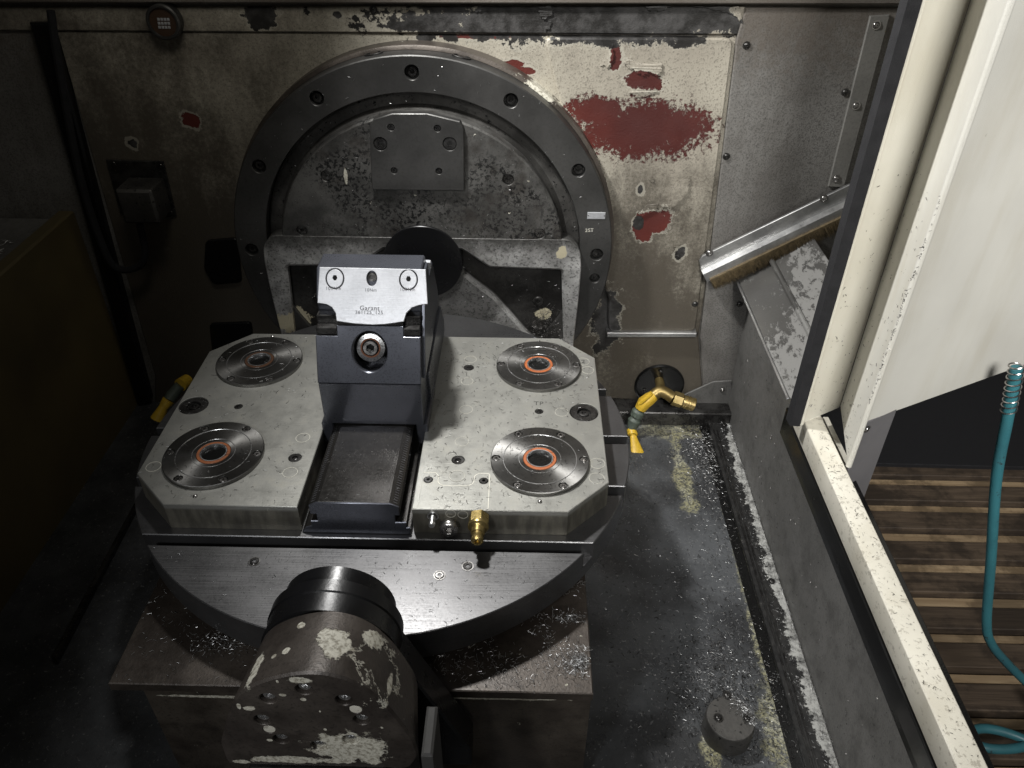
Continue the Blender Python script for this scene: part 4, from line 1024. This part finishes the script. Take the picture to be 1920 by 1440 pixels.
# jointed hose
j0 = at('Y', YN - .012, 1226, 742); j1 = at('Y', YN - .020, 1208, 755); j2 = at('Y', YN - .024, 1197, 772); j3 = at('Y', YN - .028, 1189, 790); j4 = at('Y', YN - .034, 1184, 806); j5 = at('Y', YN - .04, 1184, 812)
obj('valve_body', MB().tube([j0, (j0 + j1) / 2, j1, j1 + (j2 - j1) * .7], [.0105, .0125, .0130, .0105], 14), M['yellow'], co)
lv0 = at('Y', YN - .040, 1199, 757); lv1 = at('Y', YN - .040, 1222, 738)
obj('valve_lever', MB().tube([lv0, (lv0 + lv1) / 2, lv1], [.0040, .0050, .0035], 8), M['yellow'], co)
obj('hose_joint', MB().tube([j2 + (j1 - j2) * .2, j2, j2 + (j3 - j2) * .45, j2 + (j3 - j2) * .6], [.0100, .0125, .0120, .0085], 16), M['green_grey'], co)
obj('hose_joint', MB().tube([j3 + (j2 - j3) * .4, j3 + (j2 - j3) * .1, j3 + (j4 - j3) * .4, j4], [.0085, .0125, .0105, .0080], 16), M['green_grey'], co)
n0 = j4; nd = (at('Y', YN - .075, 1190, 850) - n0); nx = Vector((1, 0, 0)); nd_n = nd.normalized()
vv = []; 
for k, (t_, wdt, tk) in enumerate(((0, .0090, .0090), (.22, .0095, .0095), (.27, .0060, .0060), (.32, .0065, .0055), (1.0, .0125, .0028))):
    c_ = n0 + nd * t_ + Vector((.006 * t_, 0, 0)); yy = nd_n.cross(nx).normalized()
    for i in range(14): a = 2 * PI * i / 14; vv.append(c_ + nx * wdt * math.cos(a) + yy * tk * math.sin(a))
ff = [(k * 14 + i, k * 14 + (i + 1) % 14, (k + 1) * 14 + (i + 1) % 14, (k + 1) * 14 + i) for k in range(4) for i in range(14)] + [tuple(range(56, 70))]
obj('flat_nozzle', MB().add(vv, ff), M['yellow'], co)
# hidden twin at the left, dim
cl_ = thing('coolant_outlet', 'dim yellow coolant nozzle behind the left clamping plate', 'coolant nozzle', tuple(at('Y', .30, 345, 720)))
a_, b_, c__ = at('Y', .32, 352, 712), at('Y', .30, 338, 722), at('Y', .29, 322, 742)
obj('valve_body', MB().tube([a_, b_], [.011, .012], 14), M['yellow'], cl_)
obj('hose_joint', MB().tube([b_, c__, at('Y', .28, 316, 752)], [.009, .011, .009], 14), M['green_grey'], cl_)
obj('flat_nozzle', MB().tube([at('Y', .28, 316, 750), at('Y', .27, 306, 764), at('Y', .26, 296, 786)], [.011, .008, .013], 12), M['yellow'], cl_)

# corner gusset, floor trim, cap
gs = wp(YW - .012, (1273, 745), (1337, 716), (1372, 714), (1372, 772), (1330, 772), (1322, 796), (1270, 799))
gt = thing('corner_gusset', 'dark bent corner plate with one screw beside the coolant fitting', 'gusset plate', tuple(at('Y', YW, 1320, 790)))
obj('gusset_sheet', MB().prism(gs, -.003, 0, wallf(YW - .012), .0007), M['grey_sheet'] if False else M['side'], gt)
screw('button', at('Y', YW - .0125, 1355, 731), (0, -1, 0), .004, 'bolt_bright', gt)
tr = thing('floor_trim', 'flat black trim strip along the foot of the right side wall', 'trim strip', (.55, 0, FZ))
def fz(u, v, z=FZ): p = at('Z', z, u, v); return (p.x, p.y)
ta = fz(1326, 782); tb_ = fz(1502, 1440); tc = fz(1362, 780); td = fz(1588, 1440)
xa, xb = (ta[0] + tb_[0]) / 2, SX - .001
def trim_mat():
    t = NT('worn_black_trim'); x = t.xyz(); w = t.noise(90, 8, .72); w2 = t.noise(16, 5, .6)
    e = t.math('ADD', x[0], t.math('ADD', t.lin(w, .3, .7, -.008, .008), t.lin(w2, .3, .7, -.006, .006)))
    m = t.step(e, xb - .014, xb - .012); c = t.mix(m, t.mix(t.step(w, .4, .65), (.016, .016, .016, 1), (.035, .034, .033, 1)), t.mix(t.step(w, .35, .6), (.10, .10, .095, 1), (.42, .42, .40, 1)))
    f = t.step(w, .66, .68); c = t.mix(f, c, (.30, .30, .29, 1))
    return t.out(c, .1, t.mixf(m, .35, .7), t.bump(t.math('ADD', w, m), .0012))
obj('trim_plate', MB().box(xa, xb, -.75, at('Z', FZ, 1340, 782).y, FZ + .0005, FZ + .008, UP, .001), trim_mat(), tr)
for k in range(2): obj('trim_rib', MB().box(xa + .005 + k * .006, xa + .0075 + k * .006, -.75, at('Z', FZ, 1340, 786).y, FZ + .0081, FZ + .0105, UP, .0006), M['bolt'], tr)
obj('trim_gap', MB().box(xa - .016, xa - .0005, -.75, at('Z', FZ, 1340, 786).y, FZ + .0002, FZ + .0012), M['pit'], tr)
for u, v in ((1358, 797), (1447, 1090)): p = fz(u, v, FZ + .008); screw('button', (p[0], p[1], FZ + .0082), (0, 0, 1), .0042, 'bolt', tr)
cz = -.268
c_ = at('Z', cz, 1370, 1346); ex = at('Z', cz, 1414, 1350)
cap = thing('drain_cap', 'round black raised cap with three button screws on the trough floor', 'cap', (c_.x, c_.y, FZ))
rr = abs(ex.x - c_.x) * 1.06
obj('cap_body', MB().lathe([(rr * 1.02, FZ - cz), (rr, -.003), (rr * .97, -.0005), (rr * .95, 0), (0, 0)], Matrix.Translation((c_.x, c_.y, cz)), 56, caps=False), M['cast'], cap)
for u, v in ((1364, 1304), (1347, 1346), (1401, 1348)): p = at('Z', cz, u, v); screw('button', (p.x, p.y, cz + .0002), (0, 0, 1), .0045, 'bolt', cap)
# teal hose
hp_ = [at('Y', -.02, *q) for q in ((1906, 690), (1897, 740), (1888, 790), (1868, 900), (1858, 1050), (1850, 1165), (1858, 1205), (1885, 1240), (1935, 1290))]
ho = thing('teal_hose', 'teal air hose hanging from the door with a coiled steel strain relief', 'hose', tuple(hp_[0]))
obj('hose_tube', MB().tube(spline(hp_, 8), .0072, 14), M['teal'], ho)
co_ = []
a0_, a1_ = at('Y', -.02, 1908, 680), at('Y', -.02, 1890, 775)
for i in range(140):
    t_ = i / 139; c0_ = a0_.lerp(a1_, t_); ang = t_ * 2 * PI * 9; ax = (a1_ - a0_).normalized(); u_ = ax.cross(Vector((0, 1, 0))).normalized(); v_ = ax.cross(u_); co_.append(c0_ + (u_ * math.cos(ang) + v_ * math.sin(ang)) * .0090)
obj('strain_relief', MB().tube(co_, .0010, 5), M['bolt_bright'], ho)
cp_ = [at('Z', -.70, *q) for q in ((1960, 1310), (1990, 1370), (1920, 1400), (1860, 1404), (1826, 1392), (1822, 1372), (1850, 1366), (1900, 1378), (1960, 1405))]
obj('hose_coil', MB().tube(spline(cp_, 8), .0085, 12), M['teal'], None, 'teal hose loop lying low beside the white rail', 'hose')
# left trims
obj('left_trim', MB().prism([fz(255, 950), fz(262, 950), fz(110, 1245), fz(100, 1238)], FZ + .0005, FZ + .010, UP, .001), M['bolt'], None, 'thin grey floor trim in the dark left side of the trough', 'trim strip')

# ================================================================== SWARF
def rect(x0, x1, y0, y1, z, keep=None, nrm=(0, 0, 1)):
    def f():
        for _ in range(20):
            x = x0 + rnd() * (x1 - x0); y = y0 + rnd() * (y1 - y0)
            if keep is None or keep(x, y): return (x, y, z(x, y) if callable(z) else z), nrm
        return None
    return f
def on_plate(x, y):
    if abs(x) > W_ - .004 or y < FY + .003 or y > BY - .003: return False
    if abs(x) + 0 > W_ - CW and (y < FY + (abs(x) - (W_ - CW)) * CH / CW + .003 or y > BY - (abs(x) - (W_ - CW)) * CH / CW - .003): return False
    return -.079 > x or x > .062
def clump(x, y, s, t_): return mnoise.noise(Vector((x * s, y * s, 3.3))) > t_
zplate = lambda x, y: .0056 if min((x - sx * .2) ** 2 + (y - sy * .1005) ** 2 for sx in (-1, 1) for sy in (-1, 1)) < .0595 ** 2 else .0005
swarf('swarf_flecks', 'dark hair fine chips scattered over both clamping plates', 720, rect(.062, W_, FY, BY, zplate, lambda x, y: on_plate(x, y) and rnd() < .5 + mnoise.noise(Vector((x * 14, y * 14, 1)))), 'chip_dark', .002, .0075, .00032)
swarf('swarf_flecks', 'bright hair fine chips scattered over both clamping plates', 420, rect(-W_, W_, FY, BY, zplate, on_plate), 'chip_bright', .0015, .006, .0003)
swarf('swarf_flecks', 'fine dark chips on the dim left clamping plate', 160, rect(-W_, -.08, FY, BY, zplate, on_plate), 'chip_dark', .002, .0075, .0003)
swarf('swarf_flecks', 'silver chips on the black vise rail', 60, rect(-.06, .045, -.186, -.055, .0118), 'chip_bright', .001, .005, .0003)
swarf('swarf_flecks', 'chips on the front segment of the rotary table', 320, rect(-.28, .28, -.33, -.215, ZT + .0002, lambda x, y: math.hypot(x, y + .0115) < .316), 'chip_bright', .001, .0065, .0003)
swarf('swarf_flecks', 'chips on the bed plate below the rotary table', 420, rect(.06, BX1, -.347, -.2, -.0995, lambda x, y: math.hypot(x, y) > .30 and clump(x, y, 22, -.05)), 'chip_bright', .002, .007, .0003, 1.2, .3)
swarf('swarf_flecks', 'chips on the left of the bed plate', 200, rect(BX0, .0, -.347, -.2, -.0995, lambda x, y: math.hypot(x, y) > .30), 'chip_bright', .0015, .006, .0003, 1.2, .3)
# tangled heaps on the bed plate
def heap(cx, cy, z, s, h=.006):
    def f():
        x, y = random.gauss(cx, s[0]), random.gauss(cy, s[1])
        if x > BX1 - .004 or y < -.346: return None
        return (x, y, z + rnd() ** 2 * h), (rnd() - .5, rnd() - .5, 1)
    return f
for (u, v, sx, sy, n_, lab) in ((1085, 1240, .010, .010, 420, 'tangled bright swarf nest at the right of the bed plate'), (1070, 1160, .018, .004, 160, 'thin swarf tangle at the right edge of the bed plate'), (420, 1205, .020, .010, 220, 'swarf tangle under the left of the rotary table'), (1000, 1250, .04, .012, 160, 'loose curls at the middle of the bed plate'), (1070, 1095, .010, .008, 120, 'small swarf knot under the table rim')):
    p = at('Z', -.099, u, v)
    if p.x > BX1 - .01: p.x = BX1 - .012
    swarf('swarf_tangle', lab, n_, heap(p.x, max(p.y, -.34), -.0990, (sx, sy)), 'chip_bright', .002, .0075, .00035, 2.5, .7)
# trough floor
def floor_pick():
    r = rnd()
    if r < .34:
        x = random.gauss(c_.x + .010, .038); y = random.gauss(c_.y + .055, .05)
    elif r < .60:
        q = fz(1330, 850); x = random.gauss(q[0] - .005, .022); y = random.gauss(q[1], .06)
    elif r < .75:
        x = random.gauss(xa - .03, .018); y = -.5 + rnd() * .85
    else: x = .30 + rnd() * .24; y = -.5 + rnd() * .85
    if x > xa - .001 or x < .28 or y > YW - .05: return None
    if math.hypot(x - c_.x, y - c_.y) < rr: return None
    return (x, y, FZ + .0006 + rnd() * .002), ((rnd() - .5) * .5, (rnd() - .5) * .5, 1)
swarf('trough_swarf', 'bright chips strewn over the oily trough floor', 3000, floor_pick, 'chip_bright', .0015, .0065, .0004, 2, .4)
swarf('trough_swarf', 'dark chips strewn over the oily trough floor', 4200, floor_pick, 'chip_dark', .002, .0075, .0005, 2, .4)
def cap_pick():
    a = rnd() * 1.9 - .4; r = rr * (.35 + .65 * rnd() ** .5); return (c_.x + r * math.cos(a), c_.y + r * math.sin(a), cz + .0006), (0, 0, 1)
swarf('swarf_flecks', 'chips on the round drain cap', 240, cap_pick, 'chip_bright', .0015, .006, .0004)
swarf('trough_swarf', 'chips along the trim at the foot of the side wall', 1500, lambda: ((xa + .012 + (xb - xa - .012) * (1 - rnd() ** 2), -.55 + rnd() * .9, FZ + .0086 + rnd() * .001), (-.1, 0, 1)), 'chip_bright', .0012, .005, .0004)
def wallchips(): y = -.55 + rnd() * .9; z = FZ + .02 + rnd() * .22; return (SX - .0006, y, z), (-1, 0, 0)
swarf('swarf_flecks', 'tiny chips stuck to the right side wall', 420, wallchips, 'chip_dark', .0015, .006, .0004)
swarf('swarf_flecks', 'dark chips on the white door rail', 230, lambda: ((.549 + rnd() * .024, -.62 + rnd() * .60, -.0017), (0, 0, 1)), 'chip_dark', .0012, .0055, .00035)
def doorchips():
    k = rnd()
    if k < .45: t_ = rnd(); p = P0.lerp(P1, t_); z = .01 + rnd() ** 2 * .35; n_ = Vector((P1.y - P0.y, -(P1.x - P0.x), 0)).normalized(); n_ = Vector((dd.y, -dd.x, 0))
    else: t_ = rnd(); p = P1.lerp(P2_, .1 + t_ * .85); z = .01 + rnd() ** 2 * .33; n_ = Vector((-1, .2, 0)).normalized()
    return (p.x + n_.x * .0008, p.y + n_.y * .0008, z), n_
swarf('swarf_flecks', 'dark specks on the cream door edge', 260, doorchips, 'chip_dark', .0008, .0045, .0004)
def beadchips():
    z = .10 + rnd() * .25; return (P2_.x - .0030 + (rnd() - .5) * .002, P2_.y - .0028, z), (-.6, -.8, 0)
swarf('swarf_flecks', 'specks in a row down the door fold', 150, beadchips, 'chip_dark', .0008, .0035, .0005)
def ringchips():
    for _ in range(30):
        x, z = RCX + (rnd() - .5) * .6, RCZ + (rnd() - .4) * .6
        if math.hypot(x - RCX, z - RCZ) < RO - .002 and z > -.02: break
    y = YR if math.hypot(x - RCX, z - RCZ) > RI else YF
    return (x, y - .0004, z), (0, -1, 0)
swarf('swarf_flecks', 'small chips clinging to the ring and flange', 260, ringchips, 'chip_bright', .0008, .0045, .0003)
pq = at('Y', YA + .016, 1015, 600)
swarf('swarf_tangle', 'dark swarf packed in the right pocket of the bracket casting', 700, lambda: ((random.gauss(pq.x + .006, .016), YA + .012 - rnd() * .008, random.gauss(pq.z - .01, .018)), (rnd() - .5, -1, rnd() * .6)), 'chip_dark', .003, .010, .0004, 2.5, .8)
swarf('swarf_tangle', 'chips on the dark left ledge', 200, lambda: ((-.62 - rnd() * .1, .05 + rnd() * .25, .086 + rnd() * .004), (0, 0, 1)), 'chip_bright', .003, .010, .0005, 2, .7)
def wallspecks(): p = at('Y', YW - .0085, 1330 + rnd() * 220, 200 + rnd() * 250); return tuple(p), (0, -1, 0)
swarf('swarf_flecks', 'dark chips stuck on the grey right wall sheet', 120, wallspecks, 'chip_dark', .002, .006, .0003)

# ================================================================== LIFTED PAINT on the back wall
def jag(pts, n=5, amp=.0022):
    pts = ccw(pts); out = []
    for i in range(len(pts)):
        a, b = Vector(pts[i]), Vector(pts[(i + 1) % len(pts)]); d = b - a; nn = Vector((-d.y, d.x)).normalized()
        for k in range(n):
            q = a + d * (k / n); q = q + nn * (rnd() - .5) * 2 * amp * (1 if k else .4); out.append((q.x, q.y))
    return out
def flake(px, tilt=(0, 0), lift=.0006, y=YW - .0085, amp=.0018):
    q = wp(y, *px); j = jag(q, 6, amp); cx = sum(p[0] for p in j) / len(j); cz_ = sum(p[1] for p in j) / len(j)
    F_ = frame((cx, y - lift - .0004, cz_), Vector((1, -tilt[0], 0)), Vector((0, -tilt[1], 1)))
    mb = MB(); L2 = [(a - cx, b - cz_) for a, b in j]; tri = tessellate_polygon([[Vector((*p, 0)) for p in L2]]); n = len(L2)
    r_ = max(Vector(p).length for p in L2)
    V = [(*p, .0004 + .0022 * (Vector(p).length / r_) ** 3 * (.3 + rnd() * .7)) for p in L2] + [(*p, -.0001 + .0022 * (Vector(p).length / r_) ** 3 * .5) for p in L2]
    Fc = []
    for t3 in tri:
        A, B, C_ = (Vector(L2[k]) for k in t3)
        w = (B - A).x * (C_ - A).y - (B - A).y * (C_ - A).x
        Fc.append(tuple(t3) if w > 0 else (t3[0], t3[2], t3[1]))
    Fc += [(i + n, (i + 1) % n + n, (i + 1) % n, i) for i in range(n)]
    obj('paint_flake', mb.add(V, Fc, F_), M['wall'], wall, smooth=False)
flake([(1168, 118), (1182, 108), (1206, 118), (1238, 116), (1242, 134), (1228, 141), (1216, 134), (1206, 142), (1190, 133)], (.02, -.03), .0010)
flake([(1176, 172), (1202, 160), (1228, 162), (1232, 172), (1200, 184)], (0, .10), .0008)
flake([(1122, 120), (1140, 100), (1146, 76), (1150, 106), (1140, 126)], (.12, 0), .0008)
flake([(1232, 388), (1246, 356), (1270, 340), (1292, 330), (1288, 362), (1262, 386)], (.04, -.05), .0012)
flake([(1196, 398), (1212, 384), (1236, 378), (1228, 394), (1206, 404)], (0, -.12), .0010)
flake([(1262, 462), (1274, 456), (1280, 470), (1270, 480)], (-.15, .05), .0010)
flake([(1215, 336), (1224, 330), (1226, 342)], (.1, 0), .0006, amp=.0008)
for px in ([(1010, 12), (1034, 10), (1036, 26), (1020, 36), (1012, 30)], [(1028, 38), (1034, 40), (1030, 54), (1018, 58)], [(870, 14), (905, 12), (900, 22), (880, 20)], [(1210, 12), (1260, 11), (1240, 20), (1222, 22)], [(1300, 12), (1385, 12), (1392, 44), (1380, 30), (1350, 20)]):
    flake(px, (0, -.04), .0008, YW - .0045, .0012)
for px in ([(1084, 466), (1098, 472), (1060, 474)],): pass

for o in list(bpy.data.objects):
    k = o.name.split('.')[0]; g = {'clamping_plate': 'clamping plates on both sides of the vise', 'coolant_outlet': 'coolant nozzles on the back wall', 'blanking_plate': 'black blanking plates left of the ring'}.get(k)
    if g and o.parent is None: o['group'] = g
